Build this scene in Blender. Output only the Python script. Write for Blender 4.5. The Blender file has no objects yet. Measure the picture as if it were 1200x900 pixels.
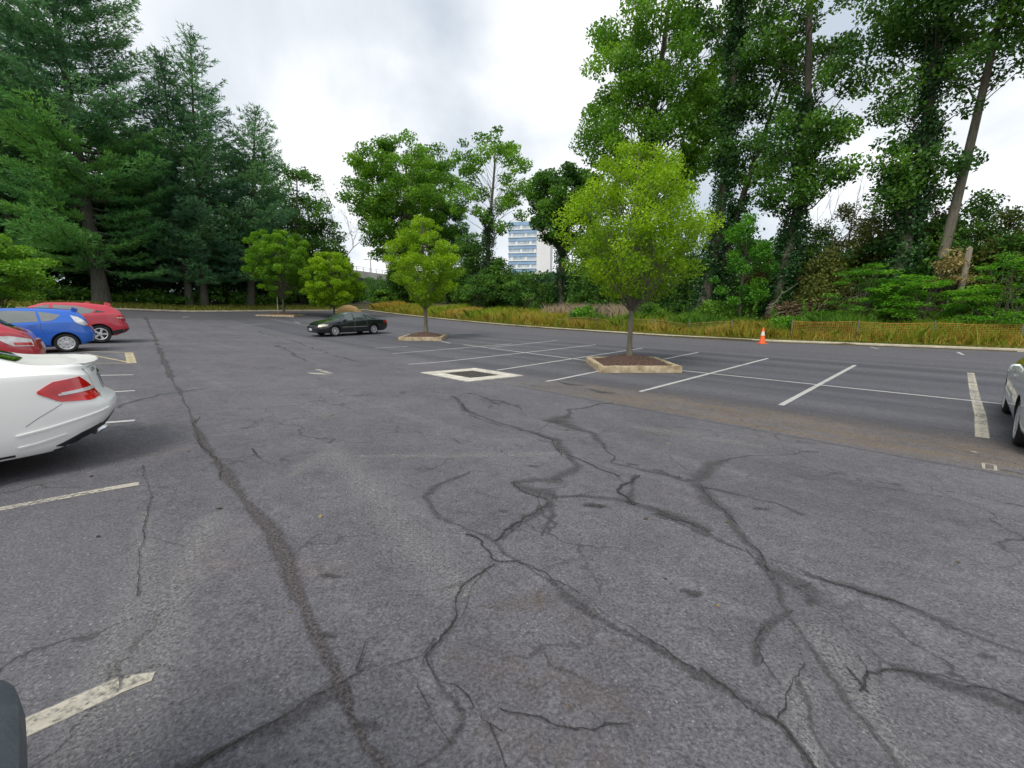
import bpy, bmesh, math, random
import numpy as np
from mathutils import Vector, Matrix
from mathutils.bvhtree import BVHTree

PI = math.pi
SC = bpy.context.scene
COL = SC.collection
RNG = np.random.default_rng(7)

# ------------------------------------------------------------------ survey of the place
F_PX, YH, EYE = 515.0, 358.0, 1.55
TH = math.atan((450 - YH) / F_PX); CT, ST = math.cos(TH), math.sin(TH)
A = math.radians(45.5)
VD = (math.sin(A), math.cos(A)); UD = (-math.cos(A), math.sin(A))   # V: along the stalls, U: along the aisle
def uv(x, y): return (x*UD[0] + y*UD[1], x*VD[0] + y*VD[1])
def xy(u, v): return (u*UD[0] + v*VD[0], u*UD[1] + v*VD[1])
U_END = 56.0
def terr(u, v):
    t = min(max(v/9.0, 0), 1); s = -0.4*(0.5*t + 0.5*t*t*(3 - 2*t))
    r = min(max((u - 18)/38.0, 0), 1.05)
    return s + 1.3*r**1.6
KU = [-200, -20, -2, 4, 8, 12, 20, 28, 41, 200]
KV = [29.5, 29.5, 28.6, 27.2, 26.3, 26.4, 27.5, 27.4, 27.5, 27.5]
def vk(u): return float(np.interp(u, KU, KV))
def bank(d):           # height of the verge above the lot, d metres behind the kerb
    return float(np.interp(d, [0, 0.16, 0.5, 1, 3, 8, 16, 60], [0.02, 0.06, 0.12, 0.15, 0.35, 0.8, 1.1, 1.3]))
def gz(x, y):          # ground height anywhere
    u, v = uv(x, y); z = terr(u, min(v, vk(u)))
    d = max(v - vk(u), u - U_END)
    if d > 0: z += bank(d)
    return z
def at(px, py, h=0.0):  # where the sight line of a surveyed point meets the lot
    dx = (px - 600)/F_PX; dy = (450 - py)/F_PX
    d = (dx, CT + dy*ST, -ST + dy*CT); z = h; x = y = 0
    for _ in range(60):
        t = (z - EYE)/d[2]
        if t < 0: t = 150
        x, y = d[0]*t, d[1]*t
        z = z*0.5 + (terr(*uv(x, y)) + h)*0.5
    return x, y, z
def spot(px, v=None, u=None, Z=None):
    k = CT*(px - 600)/F_PX
    if Z is None:
        Z = v/(VD[0]*k + VD[1]) if v is not None else u/(UD[0]*k + UD[1])
    return k*Z, Z
def top_z(py, Z):
    s = (450 - py)/F_PX
    return EYE + Z*(s*CT - ST)/(CT + s*ST)

# ------------------------------------------------------------------ object helpers
def tag(o, label=None, cat=None, group=None, kind=None):
    if label: o['label'] = label
    if cat: o['category'] = cat
    if group: o['group'] = group
    if kind: o['kind'] = kind
    return o
def empty(name, loc=(0, 0, 0), rz=0.0):
    o = bpy.data.objects.new(name, None); COL.objects.link(o)
    o.location = loc; o.rotation_euler = (0, 0, rz); o.empty_display_size = 0.2
    return o
def link(name, me, mat, parent=None, smooth=None):
    if mat is not None:
        me.materials.clear()
        for m in (mat if isinstance(mat, (list, tuple)) else [mat]): me.materials.append(m)
    o = bpy.data.objects.new(name, me); COL.objects.link(o)
    if parent: o.parent = parent
    if smooth is not None:
        me.polygons.foreach_set('use_smooth', [True]*len(me.polygons))
        me.set_sharp_from_angle(angle=math.radians(smooth))
    return o
class MB:
    def __init__(s): s.v = []; s.f = []
    def add(s, V, F):
        b = len(s.v); s.v += [tuple(p) for p in V]; s.f += [tuple(i + b for i in q) for q in F]; return s
    def box(s, x0, x1, y0, y1, z0, z1, M=None):
        V = [(x, y, z) for z in (z0, z1) for y in (y0, y1) for x in (x0, x1)]
        if M is not None: V = [M @ Vector(p) for p in V]
        return s.add(V, [(0,2,3,1),(4,5,7,6),(0,1,5,4),(2,6,7,3),(0,4,6,2),(1,3,7,5)])
    def tube(s, P, R, n=6, caps=True):
        P = [Vector(p) for p in P]; V = []; F = []
        if isinstance(R, (int, float)): R = [R]*len(P)
        for i, p in enumerate(P):
            t = (P[min(i+1, len(P)-1)] - P[max(i-1, 0)])
            t = t.normalized() if t.length > 1e-9 else Vector((0, 0, 1))
            a = t.cross(Vector((0.31, 0.95, 0.02))); 
            if a.length < 0.05: a = t.cross(Vector((1, 0, 0)))
            a.normalize(); b = t.cross(a)
            for k in range(n):
                w = 2*PI*k/n; V.append(p + (a*math.cos(w) + b*math.sin(w))*R[i])
        for i in range(len(P)-1):
            for k in range(n):
                F.append((i*n+k, i*n+(k+1) % n, (i+1)*n+(k+1) % n, (i+1)*n+k))
        if caps: F.append(tuple(range(n-1, -1, -1))); F.append(tuple((len(P)-1)*n+k for k in range(n)))
        return s.add(V, F)
    def lathe(s, prof, n=24, M=None):          # profile (r, z) about z
        V = []; F = []
        for r, z in prof:
            for k in range(n): V.append(Vector((r*math.cos(2*PI*k/n), r*math.sin(2*PI*k/n), z)))
        for i in range(len(prof)-1):
            for k in range(n): F.append((i*n+k, i*n+(k+1) % n, (i+1)*n+(k+1) % n, (i+1)*n+k))
        if M is not None: V = [M @ p for p in V]
        return s.add(V, F)
    def mesh(s, name='mesh'):
        me = bpy.data.meshes.new(name); me.from_pydata(s.v, [], s.f); me.update(); return me
    def build(s, name, mat, parent=None, smooth=None): return link(name, s.mesh(name), mat, parent, smooth)
def quads(name, V, tint, mat, parent=None, nv=4):
    """V: (n, nv, 3) array of faces; tint: n floats kept as a face attribute"""
    V = np.asarray(V, np.float32); n = len(V)
    me = bpy.data.meshes.new(name)
    me.vertices.add(n*nv); me.vertices.foreach_set('co', V.reshape(-1))
    me.loops.add(n*nv); me.loops.foreach_set('vertex_index', np.arange(n*nv, dtype=np.int32))
    me.polygons.add(n); me.polygons.foreach_set('loop_start', np.arange(0, n*nv, nv, dtype=np.int32))
    me.update(calc_edges=True)
    a = me.attributes.new('tint', 'FLOAT', 'FACE'); a.data.foreach_set('value', np.asarray(tint, np.float32))
    return link(name, me, mat, parent)

# ------------------------------------------------------------------ material helpers
class NT:
    def __init__(s, name):
        s.m = bpy.data.materials.new(name); s.m.use_nodes = True; s.t = s.m.node_tree
        s.t.nodes.clear(); s.out = s.t.nodes.new('ShaderNodeOutputMaterial')
    def n(s, kind, **kw):
        nd = s.t.nodes.new(kind)
        for k, v in kw.items(): setattr(nd, k, v)
        return nd
    def set(s, sock, val):
        if isinstance(val, bpy.types.NodeSocket): s.t.links.new(val, sock)
        elif isinstance(val, (tuple, list)):
            sock.default_value = tuple(val) + ((1.0,) if len(val) == 3 and len(sock.default_value) == 4 else ())
        else: sock.default_value = val
    def math(s, op, a, b=0.0, c=0.0, clamp=False):
        nd = s.n('ShaderNodeMath', operation=op, use_clamp=clamp)
        for i, x in enumerate((a, b, c)): s.set(nd.inputs[i], x)
        return nd.outputs[0]
    def mix(s, f, a, b, blend='MIX'):
        nd = s.n('ShaderNodeMix', data_type='RGBA', blend_type=blend)
        s.set(nd.inputs[0], f); s.set(nd.inputs[6], a); s.set(nd.inputs[7], b); return nd.outputs[2]
    def noise(s, vec, scale, detail=4.0, rough=0.55, dist=0.0):
        nd = s.n('ShaderNodeTexNoise'); s.set(nd.inputs['Vector'], vec)
        nd.inputs['Scale'].default_value = scale; nd.inputs['Detail'].default_value = detail
        nd.inputs['Roughness'].default_value = rough; nd.inputs['Distortion'].default_value = dist
        return nd.outputs['Fac']
    def ramp(s, f, stops, interp='LINEAR'):
        nd = s.n('ShaderNodeValToRGB'); s.set(nd.inputs[0], f); cr = nd.color_ramp; cr.interpolation = interp
        while len(cr.elements) < len(stops): cr.elements.new(0.5)
        for e, (p, c) in zip(cr.elements, stops):
            e.position = p; e.color = (c, c, c, 1) if isinstance(c, (int, float)) else tuple(c) + (1,)
        return nd.outputs[0]
    def step(s, x, a, b):
        nd = s.n('ShaderNodeMapRange', interpolation_type='SMOOTHSTEP'); s.set(nd.inputs[0], x)
        s.set(nd.inputs[1], a); s.set(nd.inputs[2], b); return nd.outputs[0]
    def pos(s): return s.n('ShaderNodeNewGeometry').outputs['Position']
    def obj(s): return s.n('ShaderNodeTexCoord').outputs['Object']
    def map(s, vec, scale=(1, 1, 1), loc=(0, 0, 0), rz=0.0):
        nd = s.n('ShaderNodeMapping'); s.set(nd.inputs[0], vec); nd.inputs['Scale'].default_value = scale
        nd.inputs['Location'].default_value = loc; nd.inputs['Rotation'].default_value = (0, 0, rz); return nd.outputs[0]
    def xyz(s, vec):
        nd = s.n('ShaderNodeSeparateXYZ'); s.set(nd.inputs[0], vec); return nd.outputs
    def bump(s, h, strength=0.3, dist=0.01):
        nd = s.n('ShaderNodeBump'); s.set(nd.inputs['Height'], h); nd.inputs['Strength'].default_value = strength
        nd.inputs['Distance'].default_value = dist; return nd.outputs[0]
    def pbsdf(s, col, rough=0.6, normal=None, **kw):
        nd = s.n('ShaderNodeBsdfPrincipled'); s.set(nd.inputs['Base Color'], col); s.set(nd.inputs['Roughness'], rough)
        if normal is not None: s.set(nd.inputs['Normal'], normal)
        for k, v in kw.items(): s.set(nd.inputs[k.replace('_', ' ')], v)
        return nd.outputs[0]
    def end(s, sh): s.t.links.new(sh, s.out.inputs[0]); return s.m

def simple(name, c0, c1, scale=6.0, rough=0.6, bump=0.0, detail=5.0, **kw):
    t = NT(name); p = t.obj(); f = t.noise(p, scale, detail)
    col = t.ramp(f, [(0.3, c0), (0.7, c1)])
    nm = t.bump(t.noise(p, scale*6, 3), bump, 0.02) if bump else None
    return t.end(t.pbsdf(col, rough, nm, **kw))
def leafmat(name, dark, mid, light, trans=0.35, rough=0.5, spec=0.3):
    t = NT(name); a = t.n('ShaderNodeAttribute', attribute_name='tint').outputs['Fac']
    col = t.ramp(a, [(0.0, dark), (0.5, mid), (1.0, light)])
    d = t.pbsdf(col, rough, None, Specular_IOR_Level=spec)
    tr = t.n('ShaderNodeBsdfTranslucent'); t.set(tr.inputs[0], t.mix(1.0, col, (1.25, 1.3, 0.7), 'MULTIPLY'))
    mx = t.n('ShaderNodeMixShader'); mx.inputs[0].default_value = trans
    t.t.links.new(d, mx.inputs[1]); t.t.links.new(tr.outputs[0], mx.inputs[2])
    return t.end(mx.outputs[0])
def barkmat(name, c0, c1):
    t = NT(name); p = t.map(t.obj(), (1, 1, 0.22)); f = t.noise(p, 9.0, 6, 0.65); g = t.noise(t.obj(), 1.2, 3)
    col = t.mix(t.math('MULTIPLY', g, 0.5), t.ramp(f, [(0.35, c0), (0.65, c1)]), (0.10, 0.115, 0.07))
    return t.end(t.pbsdf(col, 0.9, t.bump(f, 0.7, 0.05)))
def paintmat(name, c, rough=0.32, metallic=0.0, coat=1.0, dirt=0.10):
    t = NT(name); p = t.obj(); f = t.noise(p, 3.0, 6); grime = t.noise(p, 22, 5, 0.7)
    col = t.mix(t.math('MULTIPLY', t.step(f, 0.5, 0.8), dirt), c, (0.22, 0.2, 0.17))
    r = t.math('ADD', rough, t.math('MULTIPLY', grime, 0.12))
    return t.end(t.pbsdf(col, r, None, Metallic=metallic, Coat_Weight=coat, Coat_Roughness=0.04))

def asphalt():
    t = NT('asphalt'); p = t.pos(); X = t.xyz(p)
    u = t.math('ADD', t.math('MULTIPLY', X[0], UD[0]), t.math('MULTIPLY', X[1], UD[1]))
    v = t.math('ADD', t.math('MULTIPLY', X[0], VD[0]), t.math('MULTIPLY', X[1], VD[1]))
    cb = t.n('ShaderNodeCombineXYZ'); t.set(cb.inputs[0], u); t.set(cb.inputs[1], v)
    q = cb.outputs[0]
    big = t.noise(p, 0.35, 4, 0.6); mid = t.noise(p, 1.7, 5, 0.7); wob = t.noise(p, 0.9, 3)
    fine = t.noise(p, 62.0, 3, 0.8); vf = t.noise(p, 11.0, 3, 0.7)
    streak = t.noise(t.map(q, (0.12, 1.6, 1)), 1.0, 5, 0.7)           # wear that runs with the traffic
    col = t.ramp(t.math('ADD', t.math('MULTIPLY', big, 0.55), t.math('MULTIPLY', mid, 0.45)),
                 [(0.32, (0.080, 0.079, 0.091)), (0.52, (0.113, 0.111, 0.125)), (0.72, (0.150, 0.147, 0.161))])
    col = t.mix(t.math('MULTIPLY', t.step(streak, 0.50, 0.70), 0.36), col, (0.180, 0.175, 0.186))
    col = t.mix(t.math('MULTIPLY', t.step(streak, 0.48, 0.30), 0.34), col, (0.085, 0.082, 0.092))
    # pinkish-brown worn patches
    rb = t.step(t.noise(t.map(p, (1, 1, 1), (3.1, 7.7, 0)), 0.55, 4, 0.6), 0.56, 0.75)
    col = t.mix(t.math('MULTIPLY', rb, 0.45), col, (0.158, 0.130, 0.118))
    # newer surface of the double row of stalls, with its laid strips
    vw = t.math('ADD', v, t.math('MULTIPLY', t.math('SUBTRACT', wob, 0.5), 0.5))
    bay = t.math('MULTIPLY', t.step(v, 8.75, 8.80), t.math('ADD', 0.72, t.math('MULTIPLY', mid, 0.3)))
    lay = t.noise(t.map(q, (0.02, 0.9, 1)), 1.0, 1, 0.4)
    bcol = t.ramp(lay, [(0.35, (0.062, 0.062, 0.076)), (0.5, (0.084, 0.084, 0.100)), (0.65, (0.108, 0.108, 0.124))])
    col = t.mix(bay, col, bcol)
    far = t.step(vw, 19.5, 22.5); col = t.mix(t.math('MULTIPLY', far, 0.7), col, (0.118, 0.116, 0.130))
    # stalls on the near side are a little smoother
    col = t.mix(t.math('MULTIPLY', t.step(v, 0.15, -0.15), 0.45), col, (0.110, 0.106, 0.118))
    # resurfaced far end
    col = t.mix(t.math('MULTIPLY', t.step(t.math('ADD', u, t.math('MULTIPLY', wob, 3)), 44, 47), 0.75), col, (0.060, 0.060, 0.068))
    # brown silt washed along the seam between aisle and stalls
    sm = t.noise(t.map(q, (0.6, 2.6, 1)), 1.2, 6, 0.75)
    g = t.math('MULTIPLY', t.step(v, 7.28, 7.5), t.step(v, 9.9, 8.5))
    g = t.math('MULTIPLY', g, t.step(u, 9.5, 4.0)); g = t.math('MULTIPLY', g, t.step(sm, 0.30, 0.62))
    col = t.mix(t.math('MULTIPLY', g, 0.9), col, t.mix(mid, (0.095, 0.075, 0.058), (0.190, 0.150, 0.112)))
    seam = t.math('MULTIPLY', t.step(t.math('ABSOLUTE', t.math('SUBTRACT', v, t.math('ADD', 7.22, t.math('MULTIPLY', wob, 0.12)))), 0.05, 0.015), t.step(u, 12, 8))
    col = t.mix(t.math('MULTIPLY', seam, 0.65), col, (0.05, 0.048, 0.05))
    for s0 in (9.72, 11.55, 14.4, 16.6):
        sm2 = t.step(t.math('ABSOLUTE', t.math('SUBTRACT', vw, s0 + 0.0)), 0.05, 0.01)
        col = t.mix(t.math('MULTIPLY', sm2, 0.5), col, (0.05, 0.05, 0.055))
    # loose pale stones and the grain of the aggregate
    vor = t.n('ShaderNodeTexVoronoi'); t.set(vor.inputs['Vector'], p); vor.inputs['Scale'].default_value = 62
    chips = t.math('MULTIPLY', t.step(t.math('ADD', vor.outputs['Distance'], t.math('MULTIPLY', t.xyz(vor.outputs['Color'])[2], 0.25)), 0.52, 0.30), t.step(t.xyz(vor.outputs['Color'])[0], 0.55, 0.95))
    col = t.mix(t.math('MULTIPLY', t.math('MULTIPLY', chips, 0.7), t.step(big, 0.3, 0.6)), col, t.mix(t.xyz(vor.outputs['Color'])[1], (0.13, 0.125, 0.12), (0.36, 0.345, 0.33)))
    gr = t.math('ADD', t.math('MULTIPLY', fine, 0.80), t.math('MULTIPLY', vf, 0.20))
    col = t.mix(1.0, col, t.ramp(gr, [(0.33, 0.36), (0.5, 0.98), (0.66, 1.65)]), 'MULTIPLY')
    # hairline crazing
    dv = t.n('ShaderNodeTexVoronoi', feature='DISTANCE_TO_EDGE')
    vm = t.n('ShaderNodeVectorMath', operation='ADD'); nz = t.n('ShaderNodeTexNoise'); t.set(nz.inputs['Vector'], p); nz.inputs['Scale'].default_value = 1.6; nz.inputs['Detail'].default_value = 7
    t.set(vm.inputs[0], p); sc = t.n('ShaderNodeVectorMath', operation='SCALE'); t.set(sc.inputs[0], nz.outputs['Color']); sc.inputs['Scale'].default_value = 1.1; t.set(vm.inputs[1], sc.outputs[0])
    t.set(dv.inputs['Vector'], vm.outputs[0]); dv.inputs['Scale'].default_value = 0.8
    hair = t.math('MULTIPLY', t.step(dv.outputs['Distance'], 0.016, 0.004), t.step(t.noise(p, 0.45, 3), 0.44, 0.58))
    hair = t.math('MULTIPLY', hair, t.step(v, 8.7, 8.5))
    col = t.mix(t.math('MULTIPLY', hair, 0.7), col, (0.035, 0.033, 0.034))
    nm = t.bump(t.math('ADD', gr, t.math('MULTIPLY', chips, 0.25)), 0.9, 0.010)
    return t.end(t.pbsdf(col, t.math('ADD', 0.72, t.math('MULTIPLY', fine, 0.2)), nm, Specular_IOR_Level=0.35))

def ribbonmat(name, c0, c1, core, soft, gain=1.0, scale=9.0, rough=0.85, chips=False, solid=False):
    """worn line along a ribbon (uv: x across -1..1, y metres along): solid core, ragged edge"""
    t = NT(name); tc = t.n('ShaderNodeUVMap', uv_map='ribbon').outputs[0]; X = t.xyz(tc); p = t.pos()
    nz = t.noise(p, scale, 5, 0.75); nz2 = t.noise(p, scale*4, 2, 0.7); big = t.noise(p, 1.1, 2)
    e = t.math('ABSOLUTE', X[0])
    e = t.math('ADD', e, t.math('MULTIPLY', t.math('SUBTRACT', nz, 0.5), 0.9))
    e = t.math('ADD', e, t.math('MULTIPLY', t.math('SUBTRACT', nz2, 0.5), 0.9))
    al = t.math('MULTIPLY', t.step(e, core + soft, core), gain)
    if chips: al = t.math('MULTIPLY', al, t.step(nz2, chips - 0.12, chips + 0.12))
    elif not solid: al = t.math('MULTIPLY', al, t.step(t.math('ADD', nz2, t.math('MULTIPLY', big, 0.6)), 0.35, 0.75))
    col = t.mix(t.step(t.noise(p, 62, 3, 0.8), 0.36, 0.66), c0, c1)
    b = t.pbsdf(col, rough, t.bump(nz2, 0.4, 0.006)); tr = t.n('ShaderNodeBsdfTransparent').outputs[0]
    mx = t.n('ShaderNodeMixShader'); t.set(mx.inputs[0], al); t.t.links.new(tr, mx.inputs[1]); t.t.links.new(b, mx.inputs[2])
    return t.end(mx.outputs[0])
def roadpaint(name, c, keep):
    t = NT(name); p = t.pos(); X = t.xyz(t.n('ShaderNodeUVMap', uv_map='ribbon').outputs[0])
    nz = t.noise(p, 30, 6, 0.75); big = t.noise(p, 1.6, 4); e = t.math('ADD', t.math('ABSOLUTE', X[0]), t.math('MULTIPLY', t.math('SUBTRACT', nz, 0.5), 0.55))
    w = t.math('ADD', t.math('MULTIPLY', nz, 0.75), t.math('MULTIPLY', big, 0.45))
    al = t.math('MULTIPLY', t.step(e, 1.0, 0.8), t.step(w, keep, keep + 0.22))
    al = t.math('MULTIPLY', al, t.math('ADD', 0.72, t.math('MULTIPLY', t.math('ABSOLUTE', X[0]), 0.2)))
    col = t.mix(t.math('MULTIPLY', big, 0.7), c, tuple(x*0.55 for x in c))
    mx = t.n('ShaderNodeMixShader'); t.set(mx.inputs[0], al)
    t.t.links.new(t.n('ShaderNodeBsdfTransparent').outputs[0], mx.inputs[1]); t.t.links.new(t.pbsdf(col, 0.75), mx.inputs[2])
    return t.end(mx.outputs[0])

M = {}
M['asphalt'] = asphalt()
M['bark'] = barkmat('bark', (0.045, 0.035, 0.028), (0.13, 0.105, 0.085))
M['bark_pine'] = barkmat('pine bark', (0.04, 0.034, 0.03), (0.115, 0.095, 0.085))
M['bark_pale'] = barkmat('pale bark', (0.13, 0.105, 0.08), (0.30, 0.25, 0.20))
M['bark_smooth'] = barkmat('smooth bark', (0.10, 0.085, 0.065), (0.22, 0.185, 0.15))
M['lime'] = leafmat('yellow green leaves', (0.100, 0.208, 0.008), (0.215, 0.372, 0.010), (0.35, 0.53, 0.016), 0.46)
M['lime_deep'] = leafmat('fresh green leaves', (0.055, 0.14, 0.012), (0.12, 0.27, 0.014), (0.23, 0.42, 0.02), 0.45)
M['tulip'] = leafmat('tulip tree leaves', (0.044, 0.125, 0.014), (0.105, 0.245, 0.022), (0.21, 0.40, 0.032), 0.44)
M['tulip_dark'] = leafmat('dark glossy leaves', (0.028, 0.088, 0.020), (0.072, 0.180, 0.028), (0.16, 0.33, 0.042), 0.42, 0.4)
M['ivy'] = leafmat('ivy leaves', (0.014, 0.050, 0.018), (0.036, 0.105, 0.028), (0.075, 0.18, 0.04), 0.25, 0.4)
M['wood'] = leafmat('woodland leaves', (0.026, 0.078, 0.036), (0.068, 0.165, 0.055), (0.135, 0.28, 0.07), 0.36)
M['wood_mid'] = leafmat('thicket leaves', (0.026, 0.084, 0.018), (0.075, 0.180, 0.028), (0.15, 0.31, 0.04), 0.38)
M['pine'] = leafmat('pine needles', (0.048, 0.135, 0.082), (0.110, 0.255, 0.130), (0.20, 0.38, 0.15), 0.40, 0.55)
M['pine_low'] = leafmat('sunlit pine needles', (0.055, 0.17, 0.065), (0.13, 0.32, 0.095), (0.24, 0.47, 0.11), 0.40, 0.55)  # lit copy of the pine needles, sunlight put into its greens
M['sumac'] = leafmat('bright shrub leaves', (0.042, 0.155, 0.014), (0.105, 0.295, 0.022), (0.20, 0.43, 0.03), 0.44)
M['weed'] = leafmat('weed leaves', (0.05, 0.135, 0.018), (0.11, 0.245, 0.025), (0.20, 0.36, 0.04), 0.42)
M['olive'] = leafmat('olive leaves', (0.060, 0.080, 0.020), (0.13, 0.16, 0.035), (0.22, 0.25, 0.05), 0.35)
M['brown'] = leafmat('withered leaves', (0.055, 0.034, 0.018), (0.12, 0.078, 0.036), (0.21, 0.15, 0.065), 0.25, 0.8)
M['tan'] = leafmat('dry pale leaves', (0.18, 0.14, 0.05), (0.33, 0.26, 0.10), (0.46, 0.38, 0.18), 0.25, 0.8)
M['drygrass'] = leafmat('dry grass blades', (0.22, 0.25, 0.03), (0.46, 0.33, 0.05), (0.58, 0.46, 0.12), 0.35, 0.7)
M['greengrass'] = leafmat('green grass blades', (0.13, 0.24, 0.018), (0.26, 0.37, 0.03), (0.44, 0.45, 0.06), 0.42, 0.6)
M['lawn'] = leafmat('short verge grass', (0.11, 0.14, 0.018), (0.19, 0.21, 0.03), (0.32, 0.28, 0.07), 0.3, 0.7)
M['plume'] = leafmat('pale seed heads', (0.30, 0.22, 0.16), (0.48, 0.38, 0.28), (0.62, 0.52, 0.42), 0.3, 0.8)
M['soil'] = simple('grassy soil', (0.05, 0.05, 0.02), (0.12, 0.10, 0.045), 1.5, 0.95, 0.6)
M['litter'] = leafmat('dead leaf litter', (0.05, 0.03, 0.015), (0.13, 0.085, 0.04), (0.26, 0.20, 0.10), 0.1, 0.8)
M['mulch'] = simple('bark mulch', (0.035, 0.020, 0.015), (0.13, 0.075, 0.055), 14, 0.95, 1.0)
M['straw'] = simple('tan straw', (0.36, 0.22, 0.085), (0.60, 0.40, 0.18), 7, 0.9, 1.0)
M['kerbstone'] = simple('pale concrete kerb', (0.34, 0.30, 0.22), (0.56, 0.51, 0.40), 2.5, 0.85, 0.3)
M['kerb_tan'] = simple('stained tan concrete', (0.24, 0.18, 0.10), (0.56, 0.47, 0.32), 4.5, 0.85, 0.4)
M['concrete'] = simple('white painted concrete', (0.36, 0.34, 0.29), (0.66, 0.63, 0.55), 4, 0.8, 0.3)
M['iron'] = simple('rusty grate iron', (0.03, 0.028, 0.026), (0.10, 0.085, 0.07), 12, 0.7, 0.3)
M['pit'] = simple('drain pit', (0.01, 0.01, 0.01), (0.02, 0.02, 0.02), 4, 0.9)
M['black'] = simple('black plastic', (0.012, 0.013, 0.015), (0.028, 0.03, 0.033), 10, 0.55, 0.2)
M['bumper_plastic'] = simple('grey ribbed plastic', (0.055, 0.068, 0.080), (0.085, 0.10, 0.115), 14, 0.5, 0.2)
M['rubber'] = simple('tyre rubber', (0.012, 0.012, 0.013), (0.03, 0.03, 0.03), 14, 0.85, 0.3)
M['alloy'] = simple('silver alloy', (0.52, 0.53, 0.55), (0.68, 0.69, 0.71), 8, 0.35, 0.0, Metallic=0.55)
M['chrome'] = simple('chrome', (0.7, 0.7, 0.72), (0.8, 0.8, 0.82), 8, 0.15, 0.0, Metallic=1.0)
M['glass'] = simple('tinted car glass', (0.012, 0.018, 0.018), (0.022, 0.030, 0.030), 3, 0.04, 0.0, Specular_IOR_Level=0.9, Coat_Weight=1.0, Coat_Roughness=0.02)
M['glass_mid'] = simple('greenish car glass', (0.035, 0.055, 0.055), (0.06, 0.085, 0.082), 2, 0.04, 0.0, Specular_IOR_Level=0.9, Coat_Weight=1.0, Coat_Roughness=0.02)
M['glass_pale'] = simple('pale car glass with painted reflection', (0.13, 0.145, 0.135), (0.24, 0.25, 0.235), 1.3, 0.05, 0.0, Specular_IOR_Level=0.9, Coat_Weight=1.0, Coat_Roughness=0.02)  # bright sky reflection put into the pane colour as pale grey
M['lamp_red'] = simple('red lamp lens', (0.46, 0.003, 0.005), (0.66, 0.010, 0.012), 9, 0.12, 0.0, Coat_Weight=1.0)
M['lamp_clear'] = simple('clear lamp lens', (0.50, 0.50, 0.49), (0.80, 0.80, 0.80), 9, 0.12, 0.0, Coat_Weight=1.0)
M['lamp_amber'] = simple('yellowed lamp lens', (0.55, 0.50, 0.38), (0.72, 0.68, 0.55), 9, 0.2, 0.0, Coat_Weight=1.0)
M['plate'] = simple('number plate', (0.10, 0.13, 0.15), (0.30, 0.34, 0.36), 30, 0.5)
M['plate_pale'] = simple('pale number plate', (0.5, 0.52, 0.55), (0.66, 0.68, 0.7), 30, 0.5)
M['seam'] = simple('panel gap', (0.02, 0.02, 0.02), (0.05, 0.05, 0.05), 4, 0.8)
M['seam_grey'] = simple('grey panel gap', (0.24, 0.24, 0.24), (0.34, 0.34, 0.33), 4, 0.8)
M['white_paint'] = paintmat('white car paint', (0.84, 0.84, 0.82), dirt=0.03, coat=0.35)
M['blue_paint'] = paintmat('blue car paint', (0.004, 0.115, 0.56), dirt=0.03)
M['crimson_paint'] = paintmat('crimson car paint', (0.50, 0.018, 0.042))
M['red_paint'] = paintmat('red car paint', (0.46, 0.020, 0.035))
M['black_paint'] = paintmat('black green car paint', (0.006, 0.011, 0.012), 0.15, dirt=0.015)
M['navy_paint'] = paintmat('dark navy car paint', (0.010, 0.020, 0.035), dirt=0.03)
M['silver_paint'] = paintmat('silver grey car paint', (0.58, 0.64, 0.62), 0.3, 0.35)
M['cone_orange'] = simple('orange cone plastic', (0.72, 0.10, 0.02), (0.88, 0.16, 0.04), 8, 0.5)
M['cone_white'] = simple('pale reflective collar', (0.62, 0.55, 0.50), (0.8, 0.74, 0.70), 8, 0.5)
M['net'] = simple('orange netting', (0.46, 0.19, 0.035), (0.60, 0.28, 0.06), 3, 0.7)
M['net_brown'] = simple('weathered brown netting', (0.30, 0.16, 0.05), (0.50, 0.29, 0.10), 3, 0.8)
M['post'] = simple('steel fence post', (0.08, 0.085, 0.075), (0.16, 0.17, 0.14), 6, 0.7)
M['stake'] = simple('pale tree stake', (0.45, 0.42, 0.36), (0.62, 0.60, 0.53), 6, 0.8)
M['tower_white'] = simple('white wall panel', (0.66, 0.67, 0.68), (0.76, 0.77, 0.78), 0.2, 0.8)
M['tower_blue'] = simple('blue spandrel panel', (0.20, 0.33, 0.52), (0.28, 0.42, 0.60), 0.3, 0.5)
M['tower_glass'] = simple('tower glass', (0.24, 0.33, 0.40), (0.50, 0.58, 0.64), 0.5, 0.15, 0.0, Specular_IOR_Level=0.8)
M['bridge'] = simple('bridge concrete', (0.30, 0.29, 0.26), (0.44, 0.43, 0.40), 0.3, 0.85)
M['bridge_dark'] = simple('bridge girder steel', (0.03, 0.035, 0.05), (0.06, 0.065, 0.08), 0.4, 0.6)
M['steel'] = simple('galvanised steel', (0.28, 0.29, 0.30), (0.42, 0.43, 0.44), 2, 0.5, Metallic=0.4)
M['line'] = roadpaint('white road paint', (0.66, 0.66, 0.64), 0.36)
M['line_worn'] = roadpaint('worn cream road paint', (0.62, 0.58, 0.48), 0.44)
M['line_yellow'] = roadpaint('pale yellow road paint', (0.62, 0.54, 0.33), 0.40)
M['crack'] = ribbonmat('open crack', (0.012, 0.012, 0.012), (0.045, 0.042, 0.040), 0.20, 0.40, 0.97, 30, solid=True)
M['tar'] = ribbonmat('old crack sealer', (0.028, 0.027, 0.029), (0.110, 0.104, 0.106), 0.0, 0.95, 0.56, 20)
M['tar_red'] = ribbonmat('reddish worn joint', (0.028, 0.026, 0.028), (0.135, 0.118, 0.118), 0.15, 0.8, 0.80, 20)
M['scuff'] = ribbonmat('pale scuffed stones', (0.25, 0.245, 0.24), (0.40, 0.39, 0.375), 0.0, 1.0, 0.50, 16, chips=0.52)
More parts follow.
